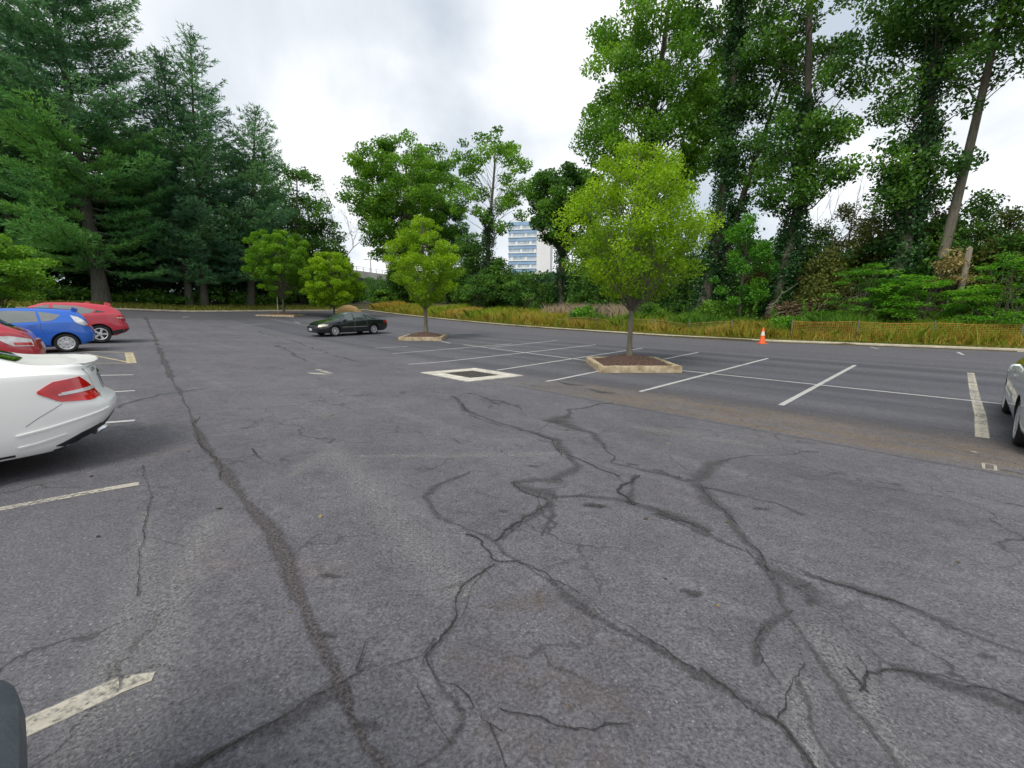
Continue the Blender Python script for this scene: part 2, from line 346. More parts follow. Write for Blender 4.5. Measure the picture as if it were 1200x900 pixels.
M['rust'] = ribbonmat('brown worn patch', (0.145, 0.110, 0.090), (0.20, 0.150, 0.120), 0.0, 1.0, 0.18, 2.5, chips=0.45)
M['oil'] = ribbonmat('oil spot', (0.030, 0.029, 0.031), (0.070, 0.067, 0.068), 0.05, 0.6, 0.6, 24)

# ------------------------------------------------------------------ the setting: lot, verge, kerb, markings, cracks
def grid_mesh(us, rows, fz):
    V = []; F = []; n = len(rows(us[0]))
    for u in us:
        for v in rows(u):
            x, y = xy(u, v); V.append((x, y, fz(u, v)))
    for i in range(len(us)-1):
        for j in range(n-1): F.append((i*n+j, i*n+j+1, (i+1)*n+j+1, (i+1)*n+j))
    return MB().add(V, [tuple(reversed(f)) for f in F])
us = list(np.arange(-22, U_END + 0.01, 0.5))
lot = grid_mesh(us, lambda u: list(np.linspace(-14, 0, 15)) + list(np.linspace(0.5, vk(u), 56)), terr)
o = lot.build('parking_lot', M['asphalt'], smooth=60); tag(o, kind='structure')
if o.data.polygons[0].normal.z < 0: o.data.flip_normals()
gus = [-700, -300, -120, -60, -22.4] + list(np.arange(-22, 56, 1.0)) + [56.0, 56.02, 56.3, 58, 60, 64, 70, 80, 100, 140, 240, 500, 900]
def grow(u):
    k = vk(u)
    return [-700, -300, -100, -40, -14.4, -14.0] + list(np.linspace(-10, k-0.02, 14)) + [k, k+0.3, k+1, k+2, k+3, k+5, k+8, k+12, k+16, k+24, k+40, k+80, k+200, k+500, k+900]
def gfz(u, v):
    k = vk(u); x, y = xy(u, v)
    if -22.1 < u < U_END + 0.01 and -14.1 < v < k - 0.01: return terr(u, v) - 0.2
    return gz(x, y) + (0.0 if v > k or u > U_END else 0.1)
g = grid_mesh(gus, grow, gfz).build('ground', M['soil'], smooth=60); tag(g, kind='structure')
if sum(p.normal.z for p in list(g.data.polygons)[:50]) < 0: g.data.flip_normals()

def kerb_path():
    P = [(u, vk(u) + 0.08) for u in np.arange(-22, U_END - 0.2, 0.75)]
    P.append((U_END + 0.08, vk(U_END) + 0.08))
    P += [(U_END + 0.08, v) for v in np.arange(27, -14, -1.0)]
    return P
P = kerb_path(); V = []; F = []
for i, (u, v) in enumerate(P):
    a = P[max(i-1, 0)]; b = P[min(i+1, len(P)-1)]; tx, ty = b[0]-a[0], b[1]-a[1]; L = math.hypot(tx, ty); nx, ny = -ty/L, tx/L
    z = terr(min(u, U_END), min(v, vk(u)))
    for s, h in ((-0.085, -0.1), (-0.08, 0.11), (-0.06, 0.135), (0.06, 0.135), (0.08, 0.11), (0.085, -0.1)):
        X = xy(u + nx*s, v + ny*s); V.append((X[0], X[1], z + h))
n = len(P)
for i in range(n-1):
    for k in range(5): F.append((i*6+k, i*6+k+1, (i+1)*6+k+1, (i+1)*6+k))
tag(MB().add(V, F).build('kerb', M['kerbstone'], smooth=30), kind='structure')

class Ribbon:
    def __init__(s): s.V = []; s.F = []; s.UV = []; s.k = 0
    def add(s, pts, w, lift=0.004, jit=0.0, step=0.06):
        pts = [np.array(p[:2], float) for p in pts]; s.k += 1; lift = lift + 0.00012*s.k
        if isinstance(w, (int, float)): w = [w]*len(pts)
        D = [0.0]
        for a, b in zip(pts, pts[1:]): D.append(D[-1] + float(np.linalg.norm(b - a)))
        n = max(2, int(D[-1]/step) + 1); T = np.linspace(0, D[-1], n)
        X = np.interp(T, D, [p[0] for p in pts]); Y = np.interp(T, D, [p[1] for p in pts]); W = np.interp(T, D, w)
        if jit:
            def fr(a):      # jagged wander at several scales
                out = np.zeros(n)
                for k, g in ((1, 0.45), (4, 0.9), (12, 1.9)):
                    m_ = max(2, n//k + 2); out += np.interp(np.linspace(0, m_ - 1, n), np.arange(m_), RNG.normal(0, a*g, m_))
                return out
            W = W*(0.66 if lift > 0.0075 else 0.82)
            X = X + fr(jit); Y = Y + fr(jit); W = W*np.clip(1 + fr(0.32), 0.25, 2.2)
        b = len(s.V)
        for i in range(n):
            tx = X[min(i+1, n-1)] - X[max(i-1, 0)]; ty = Y[min(i+1, n-1)] - Y[max(i-1, 0)]; L = math.hypot(tx, ty) or 1
            nx, ny = -ty/L, tx/L
            for k in (-1, 1):
                x, y = X[i] + nx*k*W[i]/2, Y[i] + ny*k*W[i]/2
                s.V.append((x, y, terr(*uv(x, y)) + lift)); s.UV.append((k, T[i]))
        for i in range(n-1): s.F.append((b+2*i, b+2*i+2, b+2*i+3, b+2*i+1))
        return s
    def build(s, name, mat):
        me = bpy.data.meshes.new(name); me.from_pydata(s.V, [], s.F); me.update()
        l = me.uv_layers.new(name='ribbon')
        for lp in me.loops: l.data[lp.index].uv = s.UV[lp.vertex_index]
        if me.polygons[0].normal.z < 0: me.flip_normals()
        return tag(link(name, me, mat), kind='structure')
def G(*pp): return [at(*p) for p in pp]
def Zm(ox, oy, k, pts): return [(ox + x/k, oy + y/k) for x, y in pts]

W = Ribbon()
for a, b in [((750,459),(900,420)), ((915,475),(1002,428)), ((640,447),(702,435)), ((778,421),(818,413)), ((582,434),(753,408)),
             ((478,427),(698,404)), ((460,414.5),(600,403)), ((577,407),(653,399)), ((440,408),(478,406)), ((528,391.5),(552,390)),
             ((795,434),(1180,474)), ((543,404),(690,423)), ((517,400),(528,402.5)),
             ((1122,412.6),(1129,416)), ((1020,407),(1030,409)), ((120,496),(158,493)), ((126,460),(158,458)), ((30,443.2),(156,439.5)),
             ((280,381.5),(312,379.5)), ((345,377),(352,379)), ((214,372),(221,371))]:
    W.add(G(a, b), 0.11)
W.build('stall_lines', M['line'])
W = Ribbon()
W.add(G((1151,513),(1149,487),(1142,462),(1137.5,437)), 0.17)
W.add(G((-60,608),(0,597),(163,567)), 0.105).add(G((-40,886),(22,857),(140,804)), 0.125).add(G((142,803.5),(180,793)), [0.11, 0.06])
sq = G((1152,543),(1166,545),(1167,552),(1153,549.5),(1152,543)); W.add(sq, 0.03); W.add(G((1139,529),(1146,531)), 0.05)
W.add(G((360,437),(372,438),(388,439.5)), [0.03, 0.32, 0.02]).add(G((372,433),(388,438)), 0.16)
W.build('worn_markings', M['line_worn'])
W = Ribbon()
W.add(G((151,413.5),(154.5,425.5)), 0.24).add(G((60,411.5),(156,413.4)), 0.1).add(G((60,427),(155,425.6)), 0.1).add(G((100,414.5),(150,424.5)), 0.1)
W.build('hatched_markings', M['line_yellow'])

T = Ribbon(); R_ = Ribbon(); C_ = Ribbon(); S_ = Ribbon(); O_ = Ribbon(); B_ = Ribbon()
R_.add(G((169,366),(173,376),(181,395),(195,430),(214,465),(228,498),(247,530),(270,560),(290,590),(312,625),(332,655),(352,695),(371,745),(391,790),(412,830),(437,870),(470,915)),
       [0.28,0.24,0.20,0.16,0.13,0.10,0.12,0.09,0.08,0.09,0.105,0.095,0.085,0.08,0.085,0.09,0.09], jit=0.007)
T.add(G((200,905),(260,880),(320,850),(365,822),(400,803)), 0.12, jit=0.01)
C_.add(G((195,908),(260,880),(320,848),(365,820),(400,803),(430,788)), 0.055, 0.008, 0.012, 0.03)
C_.add(G((228,490),(240,520),(256,545),(268,562)), 0.03, 0.008, 0.02, 0.05)
z4 = lambda *p: G(*Zm(480, 460, 2.044, p)); z8 = lambda *p: G(*Zm(800, 500, 2.25, p)); z5 = lambda *p: G(*Zm(300, 400, 2.609, p))
main = z4((155,190),(80,225),(35,255),(60,280),(110,305),(150,335),(190,355),(215,400),(290,425),(370,465),(440,515),(520,570),(600,610),(690,670))
main2 = G((817,788),(831,798),(862,818),(893,838),(915,850),(935,875),(955,905))
T.add(main, [0.08,0.12,0.16,0.12,0.10,0.16,0.30,0.28,0.14,0.12,0.12,0.08,0.07,0.06], jit=0.02); T.add(main2, 0.10, jit=0.02)
C_.add(main[5:], 0.036, 0.008, 0.016, 0.03); C_.add(main2, 0.034, 0.008, 0.016, 0.03)
c4 = z4((205,410),(170,440),(130,480),(115,530),(60,630),(90,680),(150,740),(165,775),(130,820),(60,870),(20,890))
T.add(c4, [0.08,0.1,0.08,0.07,0.05,0.08,0.12,0.14,0.12,0.12,0.14], jit=0.012); C_.add(c4[:8], 0.028, 0.008, 0.014, 0.03)
C_.add(z4((150,740),(190,790),(215,825)), 0.018, 0.008, 0.01, 0.03); C_.add(z4((215,750),(310,775),(355,795),(400,790),(470,800),(560,805)), 0.022, 0.008, 0.01, 0.03)
c5 = z4((210,350),(250,320),(310,290),(335,260)); C_.add(c5, 0.05, 0.008, 0.015, 0.03); T.add(c5, 0.1, jit=0.01)
T.add(z4((335,260),(345,300),(318,345)), [0.2,0.16,0.05], jit=0.01)
c6 = z4((325,255),(270,235),(260,218),(290,212),(350,208),(380,180),(385,150),(370,115),(290,95),(220,80),(150,50),(125,30),(110,10))
T.add(c6, [0.3,0.2,0.15,0.3,0.35,0.3,0.25,0.18,0.14,0.12,0.12,0.14,0.1], jit=0.03); C_.add(c6[6:], 0.05, 0.008, 0.03, 0.05)
C_.add(c6[:3], 0.03, 0.008, 0.02, 0.05)
c7 = z4((335,245),(420,250),(500,260),(530,265),(600,290),(700,334)); T.add(c7, [0.06,0.06,0.08,0.14,0.14,0.12], jit=0.02); C_.add(c7, 0.035, 0.008, 0.02, 0.05)
C_.add(z4((525,265),(540,245),(545,225),(530,200)), 0.06, 0.008, 0.03, 0.05); T.add(z4((530,265),(545,230),(530,195)), 0.12, jit=0.02)
T.add(z4((350,70),(380,88),(430,100),(480,130),(520,170),(570,185),(640,200),(700,230)), [0.5,0.45,0.25,0.2,0.25,0.25,0.2,0.15], jit=0.04)
T.add(z4((340,72),(400,45),(450,28),(480,25)), [0.3,0.2,0.15,0.1], jit=0.04)
C_.add(z4((380,150),(440,180),(500,205)), 0.03, 0.008, 0.02, 0.05); C_.add(z4((180,20),(250,40),(285,55)), 0.05, 0.008, 0.03, 0.05)
c10 = z8((-60,232),(0,255),(80,285),(150,315),(210,345),(260,360),(370,400),(450,425),(540,455),(640,490),(740,530),(930,590))
T.add(c10, [0.1,0.1,0.12,0.12,0.12,0.06,0.08,0.10,0.13,0.12,0.12,0.10], jit=0.02); C_.add(c10, 0.03, 0.008, 0.014, 0.03)
T.add(z8((350,70),(240,78),(140,80),(80,100),(40,140),(0,140),(-60,105)), [0.06,0.12,0.25,0.3,0.25,0.15,0.2], jit=0.03)
c12 = z8((40,150),(70,190),(120,230),(160,275),(200,325),(230,375),(260,420),(280,470),(290,500),(310,560),(370,640),(420,700),(480,780),(560,870),(620,930))
T.add(c12, [0.2,0.22,0.16,0.12,0.14,0.12,0.22,0.26,0.10,0.06,0.10,0.12,0.11,0.12,0.14], jit=0.02); C_.add(c12[:6], 0.025, 0.008, 0.02, 0.05)
T.add(z8((225,365),(290,400),(325,440),(320,490)), [0.1,0.22,0.22,0.1], jit=0.02)
c13 = z8((280,480),(220,520),(200,570),(215,640)); T.add(c13, [0.12,0.10,0.09,0.05], jit=0.012); C_.add(c13[1:], 0.022, 0.008, 0.012, 0.03)
c14 = z8((290,580),(320,600),(310,650),(275,690),(270,790)); C_.add(c14, 0.026, 0.008, 0.012, 0.03); T.add(z8((275,690),(330,760),(360,830),(400,900)), [0.06,0.12,0.14,0.12], jit=0.02)
c16 = z8((470,720),(490,700),(490,650),(540,630),(640,660),(760,695),(930,755)); C_.add(c16, 0.022, 0.008, 0.012, 0.03); T.add(c16[3:], 0.09, jit=0.01)
T.add(z8((60,160),(160,180),(240,205),(330,240)), [0.08,0.1,0.12,0.1], jit=0.02); C_.add(z8((290,130),(400,150),(520,160),(640,180),(740,200)), 0.03, 0.008, 0.02, 0.05)
T.add(z5((640,155),(720,180),(770,190),(830,215)), [0.12,0.2,0.2,0.1], jit=0.04); C_.add(z5((560,280),(600,292),(690,330)), 0.04, 0.008, 0.02, 0.05)
C_.add(z5((-4,335),(15,355),(55,387)), 0.03, 0.008, 0.015, 0.05); C_.add(z5((880,300),(980,318),(1060,270)), 0.03, 0.008, 0.03, 0.05)
C_.add(G((170,545),(176,580),(172,620),(160,700)), 0.02, 0.008, 0.008, 0.05); C_.add(G((60,505),(150,500),(210,487),(260,484)), 0.03, 0.008, 0.02, 0.05)
T.add(G((300,388),(350,402),(420,425)), 0.16, jit=0.04); T.add(G((325,405),(332,408),(360,424)), 0.2, jit=0.04); T.add(G((130,478),(160,470),(235,455)), 0.2, jit=0.05)
# fine side branches that leave the open cracks
br = []
for _ in range(46):
    i = int(RNG.integers(0, len(C_.V)//2 - 1))*2; a = np.array(C_.V[i][:2]); b = np.array(C_.V[i+2][:2]); t_ = b - a
    if np.linalg.norm(t_) > 0.2 or math.hypot(*a) > 14: continue
    t_ = t_/(np.linalg.norm(t_) + 1e-9); an = RNG.choice([-1, 1])*RNG.uniform(0.4, 0.9); d_ = np.array([t_[0]*math.cos(an) - t_[1]*math.sin(an), t_[0]*math.sin(an) + t_[1]*math.cos(an)])
    L_ = RNG.uniform(0.10, 0.45); mid_ = a + d_*L_*0.5 + RNG.normal(0, 0.03, 2); br.append([a, mid_, a + d_*L_ + RNG.normal(0, 0.06, 2)])
for q in br: C_.add(q, [0.016, 0.011, 0.005], 0.008, 0.004, 0.04)
T.build('crack_sealer', M['tar']); R_.build('worn_joint', M['tar_red']); C_.build('open_cracks', M['crack'])
S_.add(G((255,600),(215,660),(190,760),(150,905)), [0.3,0.5,0.45,0.35], 0.0025).add(G((170,600),(165,680),(120,790),(80,905)), [0.2,0.35,0.35,0.3], 0.0025)
S_.add(G((385,520),(430,570),(480,630),(545,700)), [0.5,0.8,0.8,0.5], 0.0025).add(G((340,560),(375,535),(395,530)), [0.3,0.5,0.4], 0.0025).add(G((420,535),(560,534),(660,532)), [0.2,0.4,0.3], 0.0025)
S_.add(z8((330,520),(400,600),(470,690),(520,790),(600,900)), [0.3,0.5,0.45,0.4,0.3], 0.0025).add(z8((320,660),(300,760),(350,900)), 0.3, 0.0025)
S_.add(G((740,500),(820,512),(900,525)), [0.4,0.7,0.4], 0.0025)
S_.build('pale_scuffs', M['scuff'])
B_.add(G((520,770),(620,790),(760,830)), [0.3,0.6,0.3], 0.0015).add(G((560,720),(640,700),(720,760)), [0.2,0.35,0.2], 0.0015).add(G((700,505),(760,507),(800,505)), [0.6,1.0,0.5], 0.0015)
B_.add(G((560,850),(640,880),(760,890)), [0.2,0.4,0.3], 0.0015).add(G((150,505),(210,495),(270,490)), [0.3,0.5,0.3], 0.0015)
B_.build('brown_patches', M['rust'])
def dot(px, py, r):
    x, y, z = at(px, py); O_.add([(x - r*1.6, y), (x - r*0.4, y + r*0.2), (x + r*0.4, y - r*0.2), (x + r*1.4, y)], [r*0.8, r*2.4, r*2.0, r*0.6], 0.012, 0, r*0.2)
for d in [(387,676,0.045), (384,746,0.035), (433,851,0.04), (811,695,0.045), (698,593,0.07), (698,594,0.06), (626,547,0.05), (1157,771,0.03), (814,699,0.03), (893,597,0.05), (590,600,0.03), (742,545,0.05)]: dot(*d)
O_.add(G((652,447),(668,451),(685,452)), [0.1,0.45,0.15], 0.012).add(G((688,456),(705,460),(722,461)), [0.1,0.5,0.15], 0.012)
O_.build('oil_spots', M['oil'])

# ------------------------------------------------------------------ storm drain, planters, cone
def aligned(root, u, v, rz=0): x, y = xy(u, v); root.location = (x, y, terr(u, v)); return root
UANG = math.atan2(UD[1], UD[0])
dr = empty('storm_drain', rz=UANG); aligned(dr, 9.5, 7.75)
tag(dr, 'square storm drain with a dark grate in a white concrete apron', 'storm drain')
m = MB(); q = (terr(9.5, 8.8) - terr(9.5, 6.8))/2.0
def slab(m, x0, x1, y0, y1, top):   # follows the fall of the lot
    V = [(x, y, z - y*q) for z in (-0.12, top) for y in (y0, y1) for x in (x0, x1)]
    m.add(V, [(0,2,3,1),(4,5,7,6),(0,1,5,4),(2,6,7,3),(0,4,6,2),(1,3,7,5)])
slab(m, -1.05, 1.05, -1.0, -0.55, 0.022); slab(m, -1.05, 1.05, 0.55, 1.0, 0.022); slab(m, -1.05, -0.62, -0.549, 0.549, 0.021); slab(m, 0.62, 1.05, -0.549, 0.549, 0.021)
m.build('concrete_apron', M['concrete'], dr)
m = MB(); slab(m, -0.618, 0.618, -0.548, 0.548, -0.03); m.build('pit', M['pit'], dr)
m = MB()
for i in range(9): x = -0.56 + i*0.14; slab(m, x - 0.03, x + 0.03, -0.545, 0.545, 0.012)
for y in (-0.3, 0.0, 0.3): slab(m, -0.61, 0.61, y - 0.03, y + 0.03, 0.009)
m.build('grate', M['iron'], dr)

def planter(x, y, sx, sy, label, h=0.19):
    r = empty('tree_planter', (x, y, terr(*uv(x, y)))); tag(r, label, 'planter', 'square tree planters in the lot'); w = 0.17
    for X0, X1, Y0, Y1 in ((-sx, sx, -sy, -sy+w), (-sx, sx, sy-w, sy), (-sx, -sx+w, -sy+w+0.002, sy-w-0.002), (sx-w, sx, -sy+w+0.002, sy-w-0.002)):
        bm = bmesh.new(); bmesh.ops.create_cube(bm, size=1)
        for p in bm.verts: p.co = Vector(((X0+X1)/2 + p.co.x*(X1-X0), (Y0+Y1)/2 + p.co.y*(Y1-Y0), (h-0.25)/2 + p.co.z*(h+0.25)))
        bmesh.ops.bevel(bm, geom=bm.edges[:], offset=0.018, segments=2, affect='EDGES'); bmesh.ops.subdivide_edges(bm, edges=[e for e in bm.edges if e.calc_length() > 0.8], cuts=24)
        for p in bm.verts: p.co += Vector((RNG.normal(0, 0.004), RNG.normal(0, 0.004), RNG.normal(0, 0.004)))
        me = bpy.data.meshes.new('kerb_stone'); bm.to_mesh(me); bm.free(); link('kerb_stone', me, M['kerb_tan'], r, 40)
    n = 22; V = []; F = []; rg = np.random.default_rng(int(abs(x)*100))
    for i in range(n+1):
        for j in range(n+1):
            a, b = -1 + 2*i/n, -1 + 2*j/n
            V.append((a*(sx-w+0.01), b*(sy-w+0.01), h - 0.05 + 0.26*(1-a*a)*(1-b*b) + rg.normal(0, 0.014)))
    for i in range(n):
        for j in range(n): F.append((i*(n+1)+j, (i+1)*(n+1)+j, (i+1)*(n+1)+j+1, i*(n+1)+j+1))
    MB().add(V, F).build('mulch', M['mulch'], r)
    return r
planter(3.80, 14.05, 1.22, 1.25, 'nearest planter, tan concrete kerb round dark mulch under the largest lime green tree')
p1 = at(492, 399.3); planter(p1[0], p1[1] + 1.2, 1.2, 1.2, 'planter with tan kerb and mulch just right of the black sedan')
p3 = at(330, 370); planter(p3[0], p3[1], 1.9, 1.3, 'distant low planter at the foot of the staked tree', 0.12)

def cone(x, y, label):
    r = empty('traffic_cone', (x, y, gz(x, y))); tag(r, label, 'traffic cone')
    m = MB(); m.box(-0.2, 0.2, -0.2, 0.2, 0.0, 0.03); m.build('base', M['cone_orange'], r)
    MB().lathe([(0.15, 0.03), (0.145, 0.05), (0.095, 0.42)], 20).build('cone_body', M['cone_orange'], r, 40)
    MB().lathe([(0.0952, 0.42), (0.066, 0.62)], 20).build('reflective_collar', M['cone_white'], r, 40)
    MB().lathe([(0.0659, 0.62), (0.035, 0.82), (0.03, 0.84), (0.0, 0.842)], 20).build('tip', M['cone_orange'], r, 40)
cx = at(893, 402.5); cone(cx[0], cx[1], 'orange traffic cone with pale collar standing at the kerb by the dry grass')

rng = np.random.default_rng(55); P = []
for i in range(2600):
    u = rng.uniform(-14, 50); v = vk(u) - 0.05 - abs(rng.normal(0, 0.16)); x, y = xy(u, v); P.append((x, y, terr(u, v) + 0.006))
for cx_, cy_, hs in ((3.80, 14.05, 1.25), (p1[0], p1[1] + 1.2, 1.22)):
    for i in range(420):
        a = rng.uniform(-1.25, 1.25); e = hs + 0.03 + abs(rng.normal(0, 0.14)); sd_ = rng.integers(0, 4); x, y = [(a, -e), (a, e), (-e, a), (e, a)][sd_]
        x += cx_; y += cy_; P.append((x, y, terr(*uv(x, y)) + 0.006))
for i in range(700):
    u = rng.uniform(-4, 40); v = rng.uniform(-1, 25); x, y = xy(u, v); P.append((x, y, terr(u, v) + 0.006))
P = np.array(P); n = len(P); a = rng.uniform(0, 2*PI, n); s_ = rng.uniform(0.008, 0.03, n)[:, None]
D = np.stack([np.cos(a), np.sin(a), rng.normal(0, .15, n)], 1)*s_; E = np.stack([-np.sin(a), np.cos(a), rng.normal(0, .15, n)], 1)*s_*0.6
tag(quads('leaf_litter', np.stack([P - D, P + E, P + D, P - E], 1), rng.uniform(0, 1, n), M['litter']), kind='stuff')

# ------------------------------------------------------------------ cars
def curve(P, x):
    P = sorted(P); X = np.array([p[0] for p in P], float); Y = np.array([p[1] for p in P], float)
    if len(X) < 3: return np.interp(x, X, Y)
    h = np.diff(X); d = np.diff(Y)/h; m = np.zeros(len(X)); m[0] = d[0]; m[-1] = d[-1]
    for i in range(1, len(X)-1):
        m[i] = 0 if d[i-1]*d[i] <= 0 else 2*d[i-1]*d[i]/(d[i-1] + d[i])
    x = np.clip(x, X[0], X[-1]); k = np.clip(np.searchsorted(X, x) - 1, 0, len(h)-1); t = (x - X[k])/h[k]
    return Y[k]*(1 + 2*t)*(1 - t)**2 + m[k]*h[k]*t*(1 - t)**2 + Y[k+1]*t*t*(3 - 2*t) + m[k+1]*h[k]*t*t*(t - 1)
def spline(P, sub):
    P = np.asarray(P, float); out = []
    for i in range(len(P)-1):
        p0 = P[max(i-1, 0)]; p1 = P[i]; p2 = P[i+1]; p3 = P[min(i+2, len(P)-1)]
        for k in range(sub):
            t = k/sub
            out.append(0.5*((2*p1) + (p2-p0)*t + (2*p0-5*p1+4*p2-p3)*t*t + (3*p1-p0-3*p2+p3)*t**3))
    out.append(P[-1]); return np.array(out)

class Car:
    def __init__(s, name, label, cat, spec, paint, loc_uv, rz, scale=1.0):
        s.sp = spec; L = spec['L']; s.W = spec['W']/2
        x, y = xy(*loc_uv)
        s.root = tag(empty(name, (x, y, terr(*loc_uv)), rz), label, cat); s.root.scale = (scale,)*3
        s.paint = paint; s.shell(); s.cut_and_link()
    def shell(s):
        sp = s.sp; h = sp['L']/2; W = s.W
        xs = np.unique(np.concatenate([np.linspace(-h, -h+0.5, 13), np.linspace(-h+0.5, h-0.5, 46), np.linspace(h-0.5, h, 13)]))
        top = curve(sp['top'], xs); belt = np.minimum(curve(sp['belt'], xs), top - 0.012); bot = curve(sp['bot'], xs)
        wid = W*curve([(-h, 0.80), (-h+0.06, 0.875), (-h+0.2, 0.935), (-h+0.55, 0.985), (-h+1.2, 1.0), (h-1.2, 1.0), (h-0.55, 0.975), (h-0.2, 0.90), (h-0.06, 0.81), (h, 0.72)], xs)
        tum = sp.get('tum', 0.36); V = []; F = []; rings = []
        def warp(x, y, z):
            r = np.interp(x, [-h, -h+0.7], [1, 0]); f = np.interp(x, [h-0.7, h], [0, 1]); r = r*r*(3-2*r); f = f*f*(3-2*f)
            return x + r*np.interp(z, *zip(*sp['rear'])) - f*np.interp(z, *zip(*sp['front']))
        for x, zt, zb, b, w in zip(xs, top, belt, bot, wid):
            g = zt - zb; ws = 0.95*w; mz = zb - b
            yr = max(ws - tum*g - 0.02 - 0.06*min(g/0.4, 1), 0.1)
            P = [(0, b), (0.8*w, b), (0.93*w, b+0.03), (0.975*w, b+0.12), (0.995*w, b+0.33*mz), (w, b+0.58*mz), (0.992*w, b+0.80*mz), (0.978*w, zb-0.022), (0.955*w, zb),
                 (ws - 0.42*(ws-yr), zb+0.42*g), (yr, zb+0.86*g), (0.86*yr, zb+0.955*g), (0.5*yr, zt-0.015*min(g*4, 1)), (0, zt)]
            rings.append(spline(P, 3))
        n = len(rings[0]); full = 2*n - 2
        for x, R in zip(xs, rings):
            for y, z in list(R) + [(-q[0], q[1]) for q in R[-2:0:-1]]: V.append((warp(x, y, z), y, z))
        for i in range(len(xs)-1):
            for k in range(full): F.append((i*full+k, i*full+(k+1) % full, (i+1)*full+(k+1) % full, (i+1)*full+k))
        m = 9                                     # bulging end caps
        for e, i, sg in ((0, 0, -1), (1, len(xs)-1, 1)):
            R = rings[i]; x = xs[i]; idx = []
            for k in range(n):
                row = []
                for c in range(m+1):
                    a = -1 + 2*c/m
                    if k in (0, n-1): row.append(i*full + k); continue
                    if c == m: row.append(i*full + k); continue
                    if c == 0: row.append(i*full + full - k); continue
                    y = R[k][0]*a; z = R[k][1]; row.append(len(V))
                    V.append((warp(x, y, z) + sg*sp.get('bulge', 0.09)*(1 - a*a)*min(1, R[k][0]/(0.5*W)), y, z))
                idx.append(row)
            for k in range(n-1):
                for c in range(m):
                    q = [idx[k][c], idx[k][c+1], idx[k+1][c+1], idx[k+1][c]]; q2 = []
                    for a in q:
                        if a not in q2: q2.append(a)
                    if len(q2) > 2: F.append(tuple(q2 if e else q2[::-1]))
        me = MB().add(V, F).mesh('body'); bm = bmesh.new(); bm.from_mesh(me)
        bmesh.ops.recalc_face_normals(bm, faces=bm.faces); bm.to_mesh(me)
        s.bvh = BVHTree.FromBMesh(bm); bm.free(); s.me = me
    def cut_and_link(s):
        sp = s.sp; r = sp['wr'] + 0.055; m = MB(); cs = [(sp['xf'], 1), (sp['xf'], -1), (sp['xr'], 1), (sp['xr'], -1)]
        for x, k in cs:
            y0, y1 = sorted((k*(s.W - 0.30), k*(s.W + 0.2))); n = 36
            V = [(x + r*math.cos(2*PI*j/n), y, sp['wr'] + 0.01 + r*math.sin(2*PI*j/n)) for y in (y0, y1) for j in range(n)]
            m.add(V, [(j, (j+1) % n, n+(j+1) % n, n+j) for j in range(n)] + [tuple(range(n-1, -1, -1)), tuple(range(n, 2*n))])
        cm = m.mesh('well'); bm = bmesh.new(); bm.from_mesh(cm); bmesh.ops.recalc_face_normals(bm, faces=bm.faces); bm.to_mesh(cm); bm.free()
        oc = bpy.data.objects.new('well', cm); COL.objects.link(oc)
        ob = bpy.data.objects.new('body', s.me); COL.objects.link(ob)
        md = ob.modifiers.new('b', 'BOOLEAN'); md.object = oc; md.operation = 'DIFFERENCE'; md.solver = 'EXACT'
        dg = bpy.context.evaluated_depsgraph_get(); dg.update()
        me = bpy.data.meshes.new_from_object(ob.evaluated_get(dg)); bpy.data.objects.remove(ob); bpy.data.objects.remove(oc)
        s.body = link('body', me, [s.paint, M['black']], s.root, 38)
        for p in me.polygons:
            c = p.center
            if c.z < 0.235 + sp['bot'][1][1] - 0.2 and p.normal.z < -0.6: p.material_index = 1
            for x, k in cs:
                if math.hypot(c.x - x, c.z - sp['wr'] - 0.01) < r + 0.003 and c.y*k > 0 and abs(c.y) < s.W - 0.005 and (abs(math.hypot(c.x-x, c.z-sp['wr']-0.01) - r) < 0.01 or abs(abs(c.y) - (s.W - 0.30)) < 0.01): p.material_index = 1
    def patch(s, name, mat, lo, hi, d, nx=10, ny=5, eps=0.004, parent=None, mirror=False, label=None):
        """a panel, lens or pane laid on the body along direction d between two edge lines"""
        d = Vector(d).normalized(); out = []
        def res(P, n):
            P = np.asarray(P, float); D = np.concatenate([[0], np.cumsum(np.linalg.norm(np.diff(P, axis=0), axis=1))]); T = np.linspace(0, D[-1], n)
            return np.stack([np.interp(T, D, P[:, k]) for k in range(3)], 1)
        a = res(lo, nx+1); b = res(hi, nx+1)
        for sg in ((1, -1) if mirror else (1,)):
            V = []; F = []; B = []
            for j in range(ny+1):
                for i in range(nx+1):
                    p = Vector(a[i]*(1 - j/ny) + b[i]*(j/ny)); dd = d.copy()
                    if sg < 0: p.y = -p.y; dd.y = -dd.y
                    hit, nrm, _, _ = s.bvh.ray_cast(p - dd*4, dd)
                    if hit is None: hit, nrm, _, _ = s.bvh.find_nearest(p)
                    if nrm.dot(dd) > 0: nrm = -nrm
                    V.append(hit + nrm*eps); B.append(hit - nrm*0.006)
            N = nx + 1
            for j in range(ny):
                for i in range(nx):
                    q = (j*N+i, j*N+i+1, (j+1)*N+i+1, (j+1)*N+i); F.append(q if sg > 0 else q[::-1])
            rim = [i for i in range(N)] + [j*N+nx for j in range(1, ny+1)] + [ny*N+i for i in range(nx-1, -1, -1)] + [j*N for j in range(ny-1, 0, -1)]
            b0 = len(V); V += [B[i] for i in rim]
            for k in range(len(rim)):
                k2 = (k+1) % len(rim); F.append((rim[k], b0+k, b0+k2, rim[k2]))
            bm = bmesh.new(); me = MB().add(V, F).mesh(name); bm.from_mesh(me); bmesh.ops.recalc_face_normals(bm, faces=bm.faces); bm.to_mesh(me); bm.free()
            o = link(name, me, mat, parent or s.root, 35); out.append(o)
            if label: o['label'] = label
        return out
